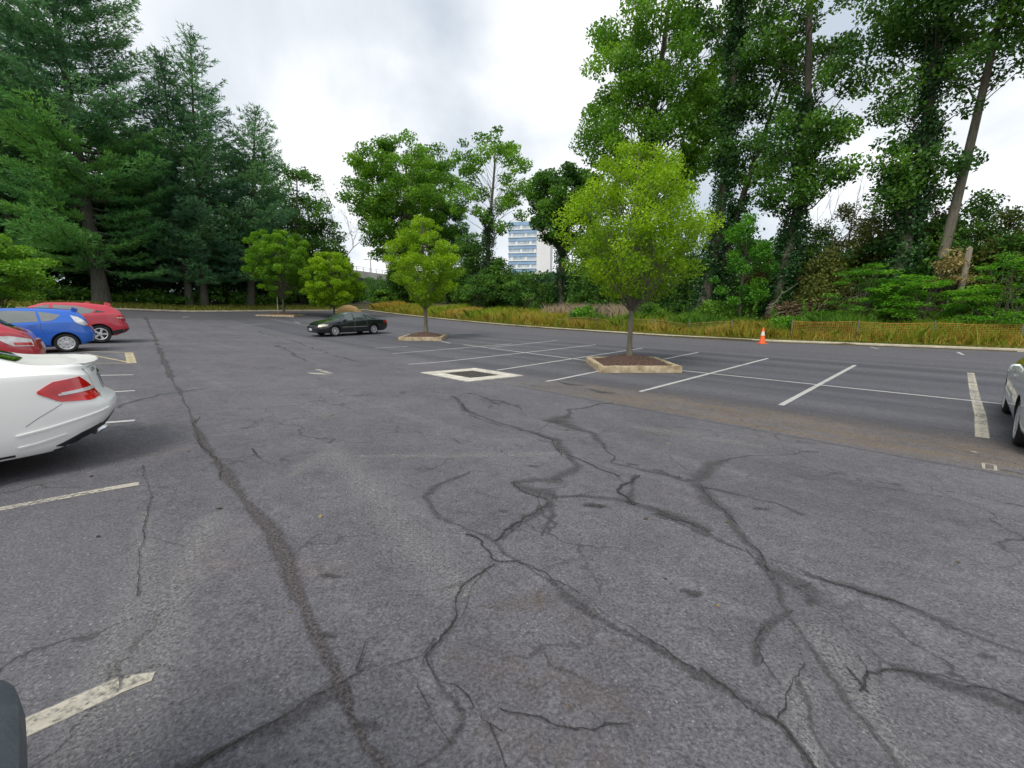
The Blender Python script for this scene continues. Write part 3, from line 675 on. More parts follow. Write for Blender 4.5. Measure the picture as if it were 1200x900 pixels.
    def side(s, name, mat, lo, hi, **k):
        return s.patch(name, mat, [(x, 1, z) for x, z in lo], [(x, 1, z) for x, z in hi], (0, -1, 0), **k)
    def rear(s, name, mat, lo, hi, **k):
        return s.patch(name, mat, [(-2.0, y, z) for y, z in lo], [(-2.0, y, z) for y, z in hi], (1, 0, 0), **k)
    def front(s, name, mat, lo, hi, **k):
        return s.patch(name, mat, [(2.0, y, z) for y, z in lo], [(2.0, y, z) for y, z in hi], (-1, 0, 0), **k)
    def line(s, name, mat, P, w, d, **k):        # thin strip along a path of 3D guesses
        P = [Vector(p) for p in P]; lo = []; hi = []; d = Vector(d)
        for i, p in enumerate(P):
            t = (P[min(i+1, len(P)-1)] - P[max(i-1, 0)]).normalized(); nn = t.cross(d).normalized()*w/2
            lo.append(p - nn); hi.append(p + nn)
        return s.patch(name, mat, lo, hi, d, ny=1, **k)
    def wheels(s, style, spokes, rimmat=None):
        sp = s.sp; r = sp['wr']; rr = r*sp.get('rim', 0.66); rimmat = rimmat or M['alloy']
        tyre = MB(); hw = 0.10
        tyre.lathe([(rr-0.01, -hw+0.01), (rr+0.01, -hw), (r-0.03, -hw-0.004), (r-0.008, -hw+0.02), (r, -hw+0.045), (r, hw-0.045), (r-0.008, hw-0.02), (r-0.03, hw+0.004), (rr+0.01, hw), (rr-0.01, hw-0.01), (rr-0.015, hw-0.06), (0.0, hw-0.06)], 40)
        tme = tyre.mesh('wheel')
        rim = MB(); rim.lathe([(rr+0.002, hw-0.012), (rr+0.008, hw+0.001), (rr-0.006, hw+0.005), (rr-0.022, hw-0.004), (rr-0.026, hw-0.05)], 40)
        rim.lathe([(0.075, hw-0.05), (0.07, hw-0.008), (0.05, hw), (0.03, hw+0.002), (0.0, hw+0.002)], 20)
        for k in range(spokes):
            a = 2*PI*k/spokes; Mx = Matrix.Rotation(a, 4, 'Z')
            for off in ((-1, 1) if style == 'twin' else (0,)):
                w0, w1 = {'twin': (0.014, 0.017), 'cap': (0.030, 0.062*8/spokes), 'five': (0.030, 0.045), 'thin': (0.016, 0.022)}[style]
                o0, o1 = off*0.018, off*0.045
                V = [(0.05, o0-w0, hw-0.05), (0.05, o0+w0, hw-0.05), (rr-0.012, o1+w1, hw-0.05), (rr-0.012, o1-w1, hw-0.05),
                     (0.05, o0-w0, hw-0.006), (0.05, o0+w0, hw-0.006), (rr-0.012, o1+w1, hw-0.005), (rr-0.012, o1-w1, hw-0.005)]
                rim.add([Mx @ Vector(v) for v in V], [(4,7,6,5)[::-1], (0,4,5,1), (1,5,6,2), (2,6,7,3), (3,7,4,0)])
        rme = rim.mesh('rim'); bm = bmesh.new(); bm.from_mesh(rme); bmesh.ops.recalc_face_normals(bm, faces=bm.faces); bm.to_mesh(rme); bm.free()
        for i, (x, k) in enumerate([(sp['xf'], 1), (sp['xf'], -1), (sp['xr'], 1), (sp['xr'], -1)]):
            w = link('wheel', tme if i == 0 else tme.copy(), M['rubber'], s.root, 30); w.location = (x, k*(s.W - 0.125), r); w.rotation_euler = (-k*PI/2, RNG.uniform(0, 6), 0) if False else (-k*PI/2, 0, 0)
            q = link('rim', rme if i == 0 else rme.copy(), rimmat, w, 30); q.rotation_euler = (0, 0, 0.3*i)
    def mirrors(s, x, z, mat, size=1.0, out=0.10):
        for k in (1, -1):
            w = s.W*0.95; m = MB(); V = []; F = []; n = 14; h = 8
            for i in range(h+1):
                ph = -PI/2 + PI*i/h
                for j in range(n):
                    th = 2*PI*j/n; cx = math.cos(th)*math.cos(ph); cy = math.sin(th)*math.cos(ph); cz = math.sin(ph)
                    f = lambda q, e: math.copysign(abs(q)**e, q)
                    V.append((x + 0.075*size*f(cx, 0.6)*(1.1 if cx > 0 else 0.55), k*(w + out + 0.115*size*f(cy, 0.6)), z + 0.075*size*f(cz, 0.6)))
            for i in range(h):
                for j in range(n): F.append((i*n+j, i*n+(j+1) % n, (i+1)*n+(j+1) % n, (i+1)*n+j))
            m.add(V, F); m.box(x - 0.03, x + 0.03, min(k*(w-0.06), k*(w+0.05)), max(k*(w-0.06), k*(w+0.05)), z - 0.07, z - 0.03)
            me = m.mesh('mirror'); bm = bmesh.new(); bm.from_mesh(me); bmesh.ops.recalc_face_normals(bm, faces=bm.faces); bm.to_mesh(me); bm.free()
            o = link('mirror', me, mat, s.root, 40)
            g = MB(); g.box(x - 0.048*size, x - 0.044*size, k*(w+out) - 0.085*size, k*(w+out) + 0.085*size, z - 0.045*size, z + 0.045*size); g.build('mirror_glass', M['glass_pale'], o)
    def handle(s, x, z):
        s.side('door_handle', s.paint, [(x-0.09, z-0.014), (x+0.09, z-0.018)], [(x-0.09, z+0.014), (x+0.09, z+0.010)], eps=0.022, nx=6, ny=2, mirror=True)
    def gap(s, P, mat=None, w=0.009, name='door_gap'):
        s.line(name, mat or M['seam'], [(x, 1, z) for x, z in P], w, (0, -1, 0), nx=18, eps=0.0015, mirror=True)

R_FACE_V = math.radians(44.5); R_BACK_V = math.radians(224.5)   # nose up the stall / nose away from the aisle

# white coupe, tail towards the aisle
sp = dict(L=4.58, W=1.79, xf=1.62, xr=-1.08, wr=0.325, rim=0.70, tum=0.5, bulge=0.13,
  top=[(-2.29,.985),(-2.18,1.005),(-2.0,1.012),(-1.84,1.03),(-1.55,1.13),(-0.95,1.325),(-0.25,1.40),(0.25,1.375),(0.62,1.24),(1.08,.99),(1.6,.93),(2.1,.80),(2.29,.66)],
  belt=[(-2.29,.90),(-2.1,.935),(-1.5,.955),(0,.925),(1.0,.90),(2.0,.74),(2.29,.60)], bot=[(-2.29,.34),(-2.0,.21),(0,.19),(2.0,.2),(2.29,.24)],
  rear=[(0.2,.20),(0.33,.10),(0.46,.02),(0.56,-.02),(0.645,-.005),(0.665,.055),(0.72,.085),(0.85,.105),(0.95,.11),(1.0,.075),(1.2,0)], front=[(0.2,.06),(.45,0),(.65,.03),(.8,.1)])
c = Car('white_coupe', 'nearest parked car on the left, a white coupe with a long red tail lamp', 'car', sp, M['white_paint'], (6.38, -2.22), R_BACK_V + math.radians(5))
c.wheels('twin', 5); CW = c
TL = [(-2.23,.60,.0)]
for sg in (1,):
    d = (0.62, -0.78, 0)
    def tp(t, z):   # guess along the left rear corner, t: 0 on the flank .. 1 on the tail
        return (-1.80 - 0.43*t, 0.90 - 0.36*max(0, t-0.45)/0.55*0.75, z)
    for o in c.patch('tail_lamp', M['lamp_red'], [tp(.12,.775),tp(.27,.735),tp(.45,.683),tp(.75,.660),tp(1.02,.682)], [tp(.12,.797),tp(.27,.835),tp(.42,.868),tp(.72,.890)], d, nx=18, ny=8, eps=0.010, mirror=True):
        pass
    c.patch('lamp_strip', M['lamp_clear'], [tp(.50,.738),tp(.7,.748),tp(.93,.762)], [tp(.48,.765),tp(.7,.778),tp(.88,.79)], d, nx=12, ny=2, eps=0.015, mirror=True)
    c.patch('indicator', M['lamp_clear'], [tp(.45,.738),tp(.7,.748)], [tp(.45,.755),tp(.7,.765)], d, nx=8, ny=1, eps=0.016, mirror=True)
c.line('trunk_gap', M['seam_grey'], [(-2.2,.60,.66),(-2.2,.63,.75),(-2.2,.67,.84),(-2.2,.70,.90),(-2.2,.72,.95)], 0.008, (0.75,-0.66,0), nx=16, eps=0.0015, mirror=True)
c.patch('trunk_gap', M['seam_grey'], [(-2.2,.66,1.2),(-1.95,.70,1.2),(-1.72,.69,1.2)], [(-2.2,.666,1.2),(-1.95,.706,1.2),(-1.72,.696,1.2)], (0,0,-1), nx=14, ny=1, eps=0.0015, mirror=True)
c.rear('trunk_edge', M['seam_grey'], [(-.60,.953),(0,.960),(.60,.953)], [(-.60,.960),(0,.967),(.60,.960)], nx=20, ny=1, eps=0.0015)
V = []; F = []; ys = np.linspace(-.64, .64, 33)
for y in ys:
    hx = c.bvh.ray_cast(Vector((-5, y, .972)), Vector((1, 0, 0)))[0]; hz = c.bvh.ray_cast(Vector((hx.x + 0.05, y, 3)), Vector((0, 0, -1)))[0].z; k = 1 - abs(y/.64)**4; hi_ = c.bvh.ray_cast(Vector((hx.x + 0.15, y, 3)), Vector((0, 0, -1)))[0].z
    V += [(hx.x + 0.004, y, hz - 0.018), (hx.x - 0.020*k, y, hz + 0.018*k), (hx.x - 0.008*k, y, hz + 0.026*k), (hx.x + 0.15, y, hi_ - 0.003)]
for i in range(len(ys)-1):
    for j in range(3): F.append((i*4+j, i*4+j+1, (i+1)*4+j+1, (i+1)*4+j))
MB().add(V, F).build('trunk_lip', M['white_paint'], c.root, 35)
c.rear('plate_recess', M['seam_grey'], [(-.33,.70),(.33,.70)], [(-.33,.845),(.33,.845)], nx=8, ny=4, eps=0.006)
c.rear('number_plate', M['plate'], [(-.155,.712),(.155,.712)], [(-.155,.835),(.155,.835)], nx=6, ny=4, eps=0.016)
c.rear('plate_trim', M['chrome'], [(-.36,.85),(.36,.85)], [(-.36,.872),(.36,.872)], nx=8, ny=1, eps=0.018)
c.rear('diffuser', M['black'], [(-.62,.30),(-.3,.285),(.3,.285),(.62,.30)], [(-.74,.40),(-.45,.455),(.45,.455),(.74,.40)], nx=20, ny=4, eps=0.010)
c.patch('diffuser', M['black'], [(-2.1,.62,.30),(-2.0,.72,.275),(-1.93,.80,.262)], [(-2.1,.62,.415),(-2.0,.74,.36),(-1.9,.84,.275)], (0.75,-0.66,0), nx=10, ny=4, eps=0.010, mirror=True)
c.patch('exhaust', M['chrome'], [(-2.1,.50,.325),(-2.1,.68,.325)], [(-2.1,.50,.375),(-2.1,.68,.375)], (0.85,-0.52,0), nx=8, ny=3, eps=0.045, mirror=True)
c.line('bumper_crease', M['white_paint'], [(-1.66,.885,.425),(-1.85,.87,.455),(-2.05,.83,.50),(-2.17,.76,.535),(-2.24,.66,.56)], 0.016, (0.62,-0.78,0), nx=20, eps=0.012, mirror=True)
c.line('bumper_crease', M['white_paint'], [(-1.66,.88,.315),(-1.8,.87,.335),(-1.97,.85,.375)], 0.018, (0.35,-0.94,0), nx=14, eps=0.010, mirror=True)
c.gap([(-1.72,.50),(-1.80,.56),(-1.90,.62),(-1.97,.665)], M['seam_grey'], 0.006, 'bumper_gap')
c.side('side_window', M['glass'], [(-1.35,.985),(-.9,.97),(.2,.955),(.95,.945)], [(-1.25,1.06),(-.85,1.255),(-.2,1.315),(.35,1.22)], nx=20, ny=6, mirror=True)
c.patch('rear_window', M['glass'], [(-1.74,-.60,1.2),(-1.80,0,1.2),(-1.74,.60,1.2)], [(-1.0,-.50,1.5),(-1.0,0,1.5),(-1.0,.50,1.5)], (0,0,-1), nx=14, ny=8)
c.patch('windscreen', M['glass'], [(1.05,-.66,1.5),(1.10,0,1.5),(1.05,.66,1.5)], [(.38,-.5,1.5),(.40,0,1.5),(.38,.5,1.5)], (0,0,-1), nx=14, ny=8)
c.gap([(-.55,.30),(-.62,.6),(-.60,.93)]); c.gap([(.85,.30),(.88,.6),(.86,.91)]); c.handle(-.38, .78); c.mirrors(.72, .985, M['white_paint'])
c.front('headlamp', M['lamp_clear'], [(.45,.60),(.78,.62)], [(.48,.72),(.80,.76)], nx=8, ny=4, mirror=True)
tx = bpy.data.curves.new('badge', 'FONT'); tx.body = 'C 250'; tx.size = 0.052; tx.extrude = 0.003; tx.space_character = 1.15
to = bpy.data.objects.new('badge', tx); COL.objects.link(to); dg = bpy.context.evaluated_depsgraph_get(); dg.update()
bme = bpy.data.meshes.new_from_object(to.evaluated_get(dg)); bpy.data.objects.remove(to)
hit, nr, _, _ = c.bvh.ray_cast(Vector((-4, .47, .905)), Vector((1, 0, 0)))
b = link('badge', bme, M['seam_grey'], c.root); zx = Vector((0, 0, 1)); zx = (zx - nr*zx.dot(nr)).normalized(); xx = zx.cross(nr)
Mx = Matrix((xx, zx, nr)).transposed().to_4x4(); Mx.translation = hit + nr*0.004 - xx*0.08; b.matrix_local = Mx

# blue hatchback, tail towards the aisle
sp = dict(L=4.0, W=1.70, xf=1.22, xr=-1.33, wr=0.30, rim=0.68, tum=0.34, bulge=0.07,
  top=[(-2.0,.80),(-1.96,.97),(-1.88,1.12),(-1.72,1.31),(-1.5,1.40),(-.6,1.455),(0.0,1.45),(.45,1.32),(1.1,1.0),(1.6,.90),(1.9,.76),(2.0,.62)],
  belt=[(-2.0,.75),(-1.85,.98),(-1.5,1.01),(0,.93),(1.0,.88),(1.8,.72),(2.0,.55)], bot=[(-2.0,.32),(-1.7,.21),(0,.18),(1.7,.19),(2.0,.24)],
  rear=[(0.2,.12),(.35,.03),(.5,0),(.62,.0),(.72,.04),(.9,.06),(1.1,.03),(1.3,0)], front=[(0.2,.05),(.45,0),(.65,.05),(.8,.12)])
c = Car('blue_hatchback', 'bright blue hatchback with clear tail lamps and silver eight-spoke wheel covers', 'car', sp, M['blue_paint'], (21.45, -1.64), R_BACK_V)
# rear axle is 1.33 m behind the middle
c.wheels('cap', 8)
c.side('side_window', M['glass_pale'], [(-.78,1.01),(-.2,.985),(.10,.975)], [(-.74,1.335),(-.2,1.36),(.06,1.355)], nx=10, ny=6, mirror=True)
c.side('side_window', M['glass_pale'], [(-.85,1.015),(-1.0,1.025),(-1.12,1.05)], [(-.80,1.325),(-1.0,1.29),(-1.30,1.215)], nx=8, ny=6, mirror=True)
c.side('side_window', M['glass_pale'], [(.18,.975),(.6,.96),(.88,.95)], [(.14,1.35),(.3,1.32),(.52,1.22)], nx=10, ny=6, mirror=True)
d = (0.6, -0.8, 0)
c.patch('tail_lamp', M['lamp_clear'], [(-1.66,.86,.97),(-1.78,.82,.885),(-1.98,.66,.80)], [(-1.60,.80,1.20),(-1.72,.74,1.15),(-1.92,.66,.90)], d, nx=10, ny=8, eps=0.012, mirror=True)
c.patch('brake_lens', M['lamp_red'], [(-1.86,.76,.845),(-1.98,.66,.80)], [(-1.84,.74,.90),(-1.94,.66,.86)], d, nx=5, ny=3, eps=0.016, mirror=True)
c.rear('rear_window', M['glass'], [(-.55,.98),(0,.97),(.55,.98)], [(-.5,1.27),(0,1.29),(.5,1.27)], nx=12, ny=6)
c.rear('spoiler', M['blue_paint'], [(-.58,1.31),(0,1.33),(.58,1.31)], [(-.55,1.36),(0,1.385),(.55,1.36)], nx=12, ny=2, eps=0.09)
c.rear('number_plate', M['plate_pale'], [(-.16,.70),(.16,.70)], [(-.16,.82),(.16,.82)], nx=4, ny=3, eps=0.012)
c.rear('bumper_panel', M['black'], [(-.62,.27),(.62,.27)], [(-.6,.36),(.6,.36)], nx=12, ny=2, eps=0.008)
c.patch('windscreen', M['glass'], [(1.05,-.62,1.5),(1.12,0,1.5),(1.05,.62,1.5)], [(.30,-.52,1.6),(.32,0,1.6),(.30,.52,1.6)], (0,0,-1), nx=12, ny=8)
c.gap([(.14,.30),(.14,.6),(.13,.96)]); c.gap([(-.88,.62),(-.80,.8),(-.83,1.0)]); c.handle(-.62, .90); c.handle(.36, .86); c.mirrors(.66, 1.0, M['blue_paint'])
c.front('headlamp', M['lamp_clear'], [(.42,.60),(.76,.64)], [(.45,.70),(.78,.80)], nx=8, ny=4, mirror=True)

# crimson crossover beyond it
sp = dict(L=4.30, W=1.78, xf=1.32, xr=-1.29, wr=0.345, rim=0.66, tum=0.34, bulge=0.07,
  top=[(-2.15,.90),(-2.12,1.05),(-2.02,1.20),(-1.75,1.42),(-1.45,1.52),(-.6,1.605),(0.0,1.60),(.4,1.51),(1.05,1.16),(1.6,1.05),(2.0,.90),(2.15,.74)],
  belt=[(-2.15,.85),(-2.02,1.08),(-1.5,1.14),(-.4,1.06),(1.0,1.02),(1.9,.86),(2.15,.66)], bot=[(-2.15,.42),(-1.8,.26),(0,.24),(1.8,.26),(2.15,.32)],
  rear=[(0.3,.10),(.42,.02),(.56,-.03),(.68,0),(.76,.05),(.95,.04),(1.1,.03),(1.4,0)], front=[(0.2,.05),(.5,0),(.75,.05),(.95,.12)])
c = Car('red_crossover', 'crimson crossover with dark and silver wheels parked beyond the blue hatchback', 'car', sp, M['crimson_paint'], (24.95, -0.66), R_BACK_V)
c.wheels('five', 5)
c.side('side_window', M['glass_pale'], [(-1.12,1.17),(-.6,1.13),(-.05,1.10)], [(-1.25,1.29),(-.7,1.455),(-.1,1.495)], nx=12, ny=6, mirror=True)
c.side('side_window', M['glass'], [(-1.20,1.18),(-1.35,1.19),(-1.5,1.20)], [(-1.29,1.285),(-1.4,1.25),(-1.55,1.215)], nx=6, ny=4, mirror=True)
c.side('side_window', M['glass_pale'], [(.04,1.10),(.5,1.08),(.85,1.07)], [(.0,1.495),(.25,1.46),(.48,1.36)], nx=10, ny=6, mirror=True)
d = (0.6, -0.8, 0)
c.patch('tail_lamp', M['lamp_red'], [(-1.72,.9,1.00),(-1.92,.85,.93),(-2.12,.66,.90)], [(-1.70,.88,1.03),(-1.88,.80,1.07),(-2.08,.66,1.06)], d, nx=12, ny=5, eps=0.012, mirror=True)
c.patch('lamp_strip', M['lamp_clear'], [(-1.86,.84,.96),(-2.02,.72,.945)], [(-1.84,.82,.99),(-2.0,.72,.985)], d, nx=6, ny=2, eps=0.017, mirror=True)
c.rear('rear_window', M['glass_pale'], [(-.6,1.10),(0,1.10),(.6,1.10)], [(-.5,1.42),(0,1.44),(.5,1.42)], nx=12, ny=6)
c.rear('spoiler', M['crimson_paint'], [(-.6,1.42),(0,1.44),(.6,1.42)], [(-.56,1.47),(0,1.50),(.56,1.47)], nx=12, ny=2, eps=0.12)
c.rear('number_plate', M['plate_pale'], [(-.16,.80),(.16,.80)], [(-.16,.92),(.16,.92)], nx=4, ny=3, eps=0.012)
c.rear('bumper_panel', M['black'], [(-.78,.36),(0,.34),(.78,.36)], [(-.78,.52),(0,.54),(.78,.52)], nx=14, ny=3, eps=0.012)
c.patch('bumper_panel', M['black'], [(-2.0,.80,.36),(-1.72,.92,.34)], [(-2.0,.82,.52),(-1.70,.92,.46)], (0.6,-0.8,0), nx=8, ny=3, eps=0.010, mirror=True)
c.side('sill_trim', M['black'], [(-.86,.26),(0,.25),(.88,.26)], [(-.86,.37),(0,.36),(.88,.37)], nx=16, ny=2, eps=0.010, mirror=True)
MB().add([(-1.15,-.012,1.545),(-1.15,.012,1.545),(-.93,.012,1.575),(-.93,-.012,1.575),(-1.13,-.006,1.625),(-1.13,.006,1.625)], [(0,1,5,4),(3,4,5,2),(0,4,3),(1,2,5),(0,3,2,1)]).build('roof_fin', M['crimson_paint'], c.root)
c.patch('windscreen', M['glass'], [(1.0,-.66,1.8),(1.06,0,1.8),(1.0,.66,1.8)], [(.30,-.54,1.8),(.32,0,1.8),(.30,.54,1.8)], (0,0,-1), nx=12, ny=8)
c.gap([(0.0,.4),(0.0,.7),(-.01,1.08)]); c.gap([(-.9,.72),(-.86,.9),(-1.0,1.12)]); c.handle(.25, .98); c.mirrors(.68, 1.13, M['crimson_paint'])
c.front('headlamp', M['lamp_clear'], [(.45,.76),(.80,.80)], [(.48,.86),(.82,.92)], nx=8, ny=4, mirror=True)

# small red hatchback, tail towards the aisle, mostly hidden by the white coupe
sp = dict(L=3.9, W=1.69, xf=1.25, xr=-1.22, wr=0.30, rim=0.66, tum=0.34, bulge=0.08,
  top=[(-1.95,.82),(-1.90,.95),(-1.72,1.06),(-1.52,1.16),(-1.25,1.38),(-1.0,1.47),(-.4,1.51),(0.1,1.48),(.5,1.33),(1.05,1.0),(1.5,.90),(1.8,.78),(1.95,.66)],
  belt=[(-1.95,.77),(-1.8,.95),(-1.5,1.02),(0,.94),(1.0,.90),(1.75,.74),(1.95,.60)], bot=[(-1.95,.32),(-1.7,.21),(0,.18),(1.7,.19),(1.95,.24)],
  rear=[(0.2,.1),(.4,.0),(.6,.0),(.72,.03),(.9,.06),(1.3,0)], front=[(0.2,.06),(.42,0),(.6,.02),(.72,.08),(.85,.16)])
c = Car('red_hatchback', 'small red hatchback between the white coupe and the blue hatchback, only its tail showing', 'car', sp, M['red_paint'], (14.5, -2.60), R_BACK_V)
c.wheels('thin', 8)
d = (0.6, -0.8, 0)
c.patch('tail_lamp', M['lamp_clear'], [(-1.48,.86,.84),(-1.62,.82,.72),(-1.86,.66,.70)], [(-1.44,.84,.93),(-1.60,.80,.93),(-1.84,.62,.84)], d, nx=12, ny=6, eps=0.010, mirror=True)
c.patch('brake_lens', M['lamp_red'], [(-1.64,.82,.74),(-1.84,.66,.72)], [(-1.62,.80,.80),(-1.82,.66,.78)], d, nx=6, ny=3, eps=0.015, mirror=True)
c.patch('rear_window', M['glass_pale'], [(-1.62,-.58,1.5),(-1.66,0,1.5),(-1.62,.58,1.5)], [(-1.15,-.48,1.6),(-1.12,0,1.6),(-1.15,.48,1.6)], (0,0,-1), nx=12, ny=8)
c.patch('spoiler', M['red_paint'], [(-1.22,-.54,1.6),(-1.24,0,1.6),(-1.22,.54,1.6)], [(-1.06,-.5,1.6),(-1.06,0,1.6),(-1.06,.5,1.6)], (0,0,-1), nx=10, ny=3, eps=0.05)
c.line('wiper', M['black'], [(-1.60,-.05,1.5),(-1.52,.2,1.5),(-1.46,.42,1.5)], 0.03, (0,0,-1), nx=8, eps=0.02)
c.rear('number_plate', M['plate_pale'], [(-.16,.62),(.16,.62)], [(-.16,.74),(.16,.74)], nx=4, ny=3, eps=0.014)
c.rear('bumper_panel', M['black'], [(-.6,.27),(.6,.27)], [(-.58,.36),(.58,.36)], nx=12, ny=2, eps=0.008)
c.patch('windscreen', M['glass'], [(1.0,-.66,1.6),(1.06,0,1.6),(1.0,.66,1.6)], [(.38,-.52,1.6),(.40,0,1.6),(.38,.52,1.6)], (0,0,-1), nx=12, ny=8)
c.side('side_window', M['glass'], [(-.2,.99),(.3,.975),(.92,.955)], [(-.2,1.38),(.15,1.38),(.50,1.26)], nx=12, ny=6, mirror=True)
c.side('side_window', M['glass'], [(-1.2,1.06),(-.8,1.01),(-.28,.99)], [(-1.05,1.32),(-.8,1.37),(-.28,1.38)], nx=12, ny=6, mirror=True)
c.gap([(-.24,.3),(-.24,.6),(-.24,.98)]); c.gap([(.95,.3),(.98,.6),(.98,.92)]); c.handle(-.05, .88); c.mirrors(.68, 1.0, M['black'])

# black sedan across the lot
sp = dict(L=4.80, W=1.79, xf=1.42, xr=-1.25, wr=0.315, rim=0.64, tum=0.40, bulge=0.10,
  top=[(-2.4,.86),(-2.3,.965),(-1.8,1.0),(-1.35,1.09),(-.85,1.34),(-.3,1.43),(0.15,1.42),(.55,1.28),(1.15,.98),(1.7,.90),(2.2,.77),(2.4,.62)],
  belt=[(-2.4,.80),(-2.2,.91),(-1.4,.94),(0,.90),(1.0,.86),(2.1,.70),(2.4,.56)], bot=[(-2.4,.34),(-2.05,.22),(0,.19),(2.05,.2),(2.4,.25)],
  rear=[(0.2,.14),(.36,.03),(.5,0),(.66,.02),(.8,.06),(1.0,.05)], front=[(0.2,.06),(.45,0),(.62,.02),(.8,.10)])
c = Car('black_sedan', 'black sedan with silver wheels parked by itself across the lot', 'car', sp, M['black_paint'], (27.25, 12.28), R_BACK_V + math.radians(7))
c.wheels('thin', 9)
c.side('side_window', M['glass_mid'], [(-.72,.965),(-.3,.955),(.08,.945)], [(-.66,1.30),(-.3,1.345),(.05,1.345)], nx=10, ny=6, mirror=True)
c.side('side_window', M['glass_mid'], [(-.79,.968),(-1.05,.975),(-1.25,.985)], [(-.72,1.28),(-.95,1.17),(-1.16,1.05)], nx=8, ny=6, mirror=True)
c.side('side_window', M['glass_mid'], [(.16,.945),(.6,.93),(.98,.92)], [(.13,1.345),(.3,1.32),(.55,1.21)], nx=10, ny=6, mirror=True)
d = (-0.6, -0.8, 0)
c.patch('headlamp', M['lamp_amber'], [(1.88,.86,.64),(2.05,.80,.585),(2.32,.6,.56)], [(1.80,.84,.70),(2.05,.76,.725),(2.28,.56,.69)], d, nx=12, ny=6, eps=0.012, mirror=True)
c.patch('tail_lamp', M['lamp_red'], [(-1.98,.86,.74),(-2.15,.82,.70),(-2.36,.62,.70)], [(-1.98,.86,.82),(-2.15,.80,.85),(-2.34,.62,.86)], (0.6,-0.8,0), nx=12, ny=5, eps=0.012, mirror=True)
c.front('number_plate', M['plate_pale'], [(-.16,.36),(.16,.36)], [(-.16,.48),(.16,.48)], nx=4, ny=3, eps=0.014)
c.front('grille', M['black'], [(-.34,.54),(0,.53),(.34,.54)], [(-.38,.64),(0,.65),(.38,.64)], nx=10, ny=3, eps=0.010)
c.patch('windscreen', M['glass_mid'], [(1.10,-.66,1.6),(1.15,0,1.6),(1.10,.66,1.6)], [(.32,-.52,1.6),(.34,0,1.6),(.32,.52,1.6)], (0,0,-1), nx=12, ny=8)
c.patch('rear_window', M['glass'], [(-1.55,-.6,1.6),(-1.6,0,1.6),(-1.55,.6,1.6)], [(-.9,-.5,1.6),(-.9,0,1.6),(-.9,.5,1.6)], (0,0,-1), nx=12, ny=8)
c.gap([(.12,.3),(.12,.6),(.11,.93)], M['seam_grey']); c.gap([(-.80,.62),(-.72,.8),(-.76,.96)], M['seam_grey']); c.handle(-.52, .82); c.handle(.34, .80); c.mirrors(.78, .96, M['black_paint'])
c.side('side_moulding', M['seam_grey'], [(-.75,.52),(0,.51),(.95,.52)], [(-.75,.545),(0,.535),(.95,.545)], nx=14, ny=1, eps=0.012, mirror=True)

# silver-grey car at the right edge
sp = dict(L=4.55, W=1.78, xf=1.36, xr=-1.34, wr=0.325, rim=0.70, tum=0.36, bulge=0.12,
  top=[(-2.27,.90),(-2.2,1.02),(-1.9,1.15),(-1.4,1.36),(-.5,1.49),(0.0,1.485),(.5,1.36),(1.2,1.06),(1.7,.96),(2.1,.82),(2.27,.66)],
  belt=[(-2.27,.85),(-2.1,.98),(-1.4,1.0),(0,.955),(1.1,.93),(2.0,.76),(2.27,.60)], bot=[(-2.27,.34),(-2.0,.22),(0,.19),(2.0,.2),(2.27,.25)],
  rear=[(0.2,.12),(.4,.0),(.7,.02),(.9,.06),(1.3,0)], front=[(0.2,.06),(.45,0),(.62,.02),(.8,.10)])
c = Car('silver_car', 'pale silver-grey car cut off by the right edge beside a worn white line', 'car', sp, M['silver_paint'], (-1.57, 10.66), R_FACE_V)
c.wheels('twin', 5)
c.side('side_window', M['glass'], [(-.2,1.0),(.4,.985),(1.02,.965)], [(-.2,1.36),(.15,1.36),(.52,1.25)], nx=12, ny=6, mirror=True)
c.side('side_window', M['glass'], [(-1.35,1.06),(-.8,1.02),(-.28,1.0)], [(-1.2,1.24),(-.8,1.33),(-.28,1.36)], nx=12, ny=6, mirror=True)
c.patch('headlamp', M['lamp_clear'], [(1.62,.86,.70),(1.85,.80,.64),(2.12,.62,.62)], [(1.55,.86,.76),(1.85,.78,.78),(2.08,.58,.72)], (-0.6,-0.8,0), nx=12, ny=6, eps=0.010, mirror=True)
c.patch('windscreen', M['glass'], [(1.12,-.66,1.6),(1.18,0,1.6),(1.12,.66,1.6)], [(.35,-.52,1.6),(.37,0,1.6),(.35,.52,1.6)], (0,0,-1), nx=12, ny=8)
c.gap([(-.24,.3),(-.24,.6),(-.24,.99)], M['seam_grey']); c.gap([(.98,.3),(1.0,.6),(1.0,.93)], M['seam_grey']); c.handle(-.05, .86); c.mirrors(.30, .93, M['silver_paint'], 1.0, -0.02)
c.side('door_moulding', M['silver_paint'], [(-.15,.50),(.4,.49),(.92,.50)], [(-.15,.56),(.4,.55),(.92,.56)], nx=14, ny=2, eps=0.016, mirror=True)

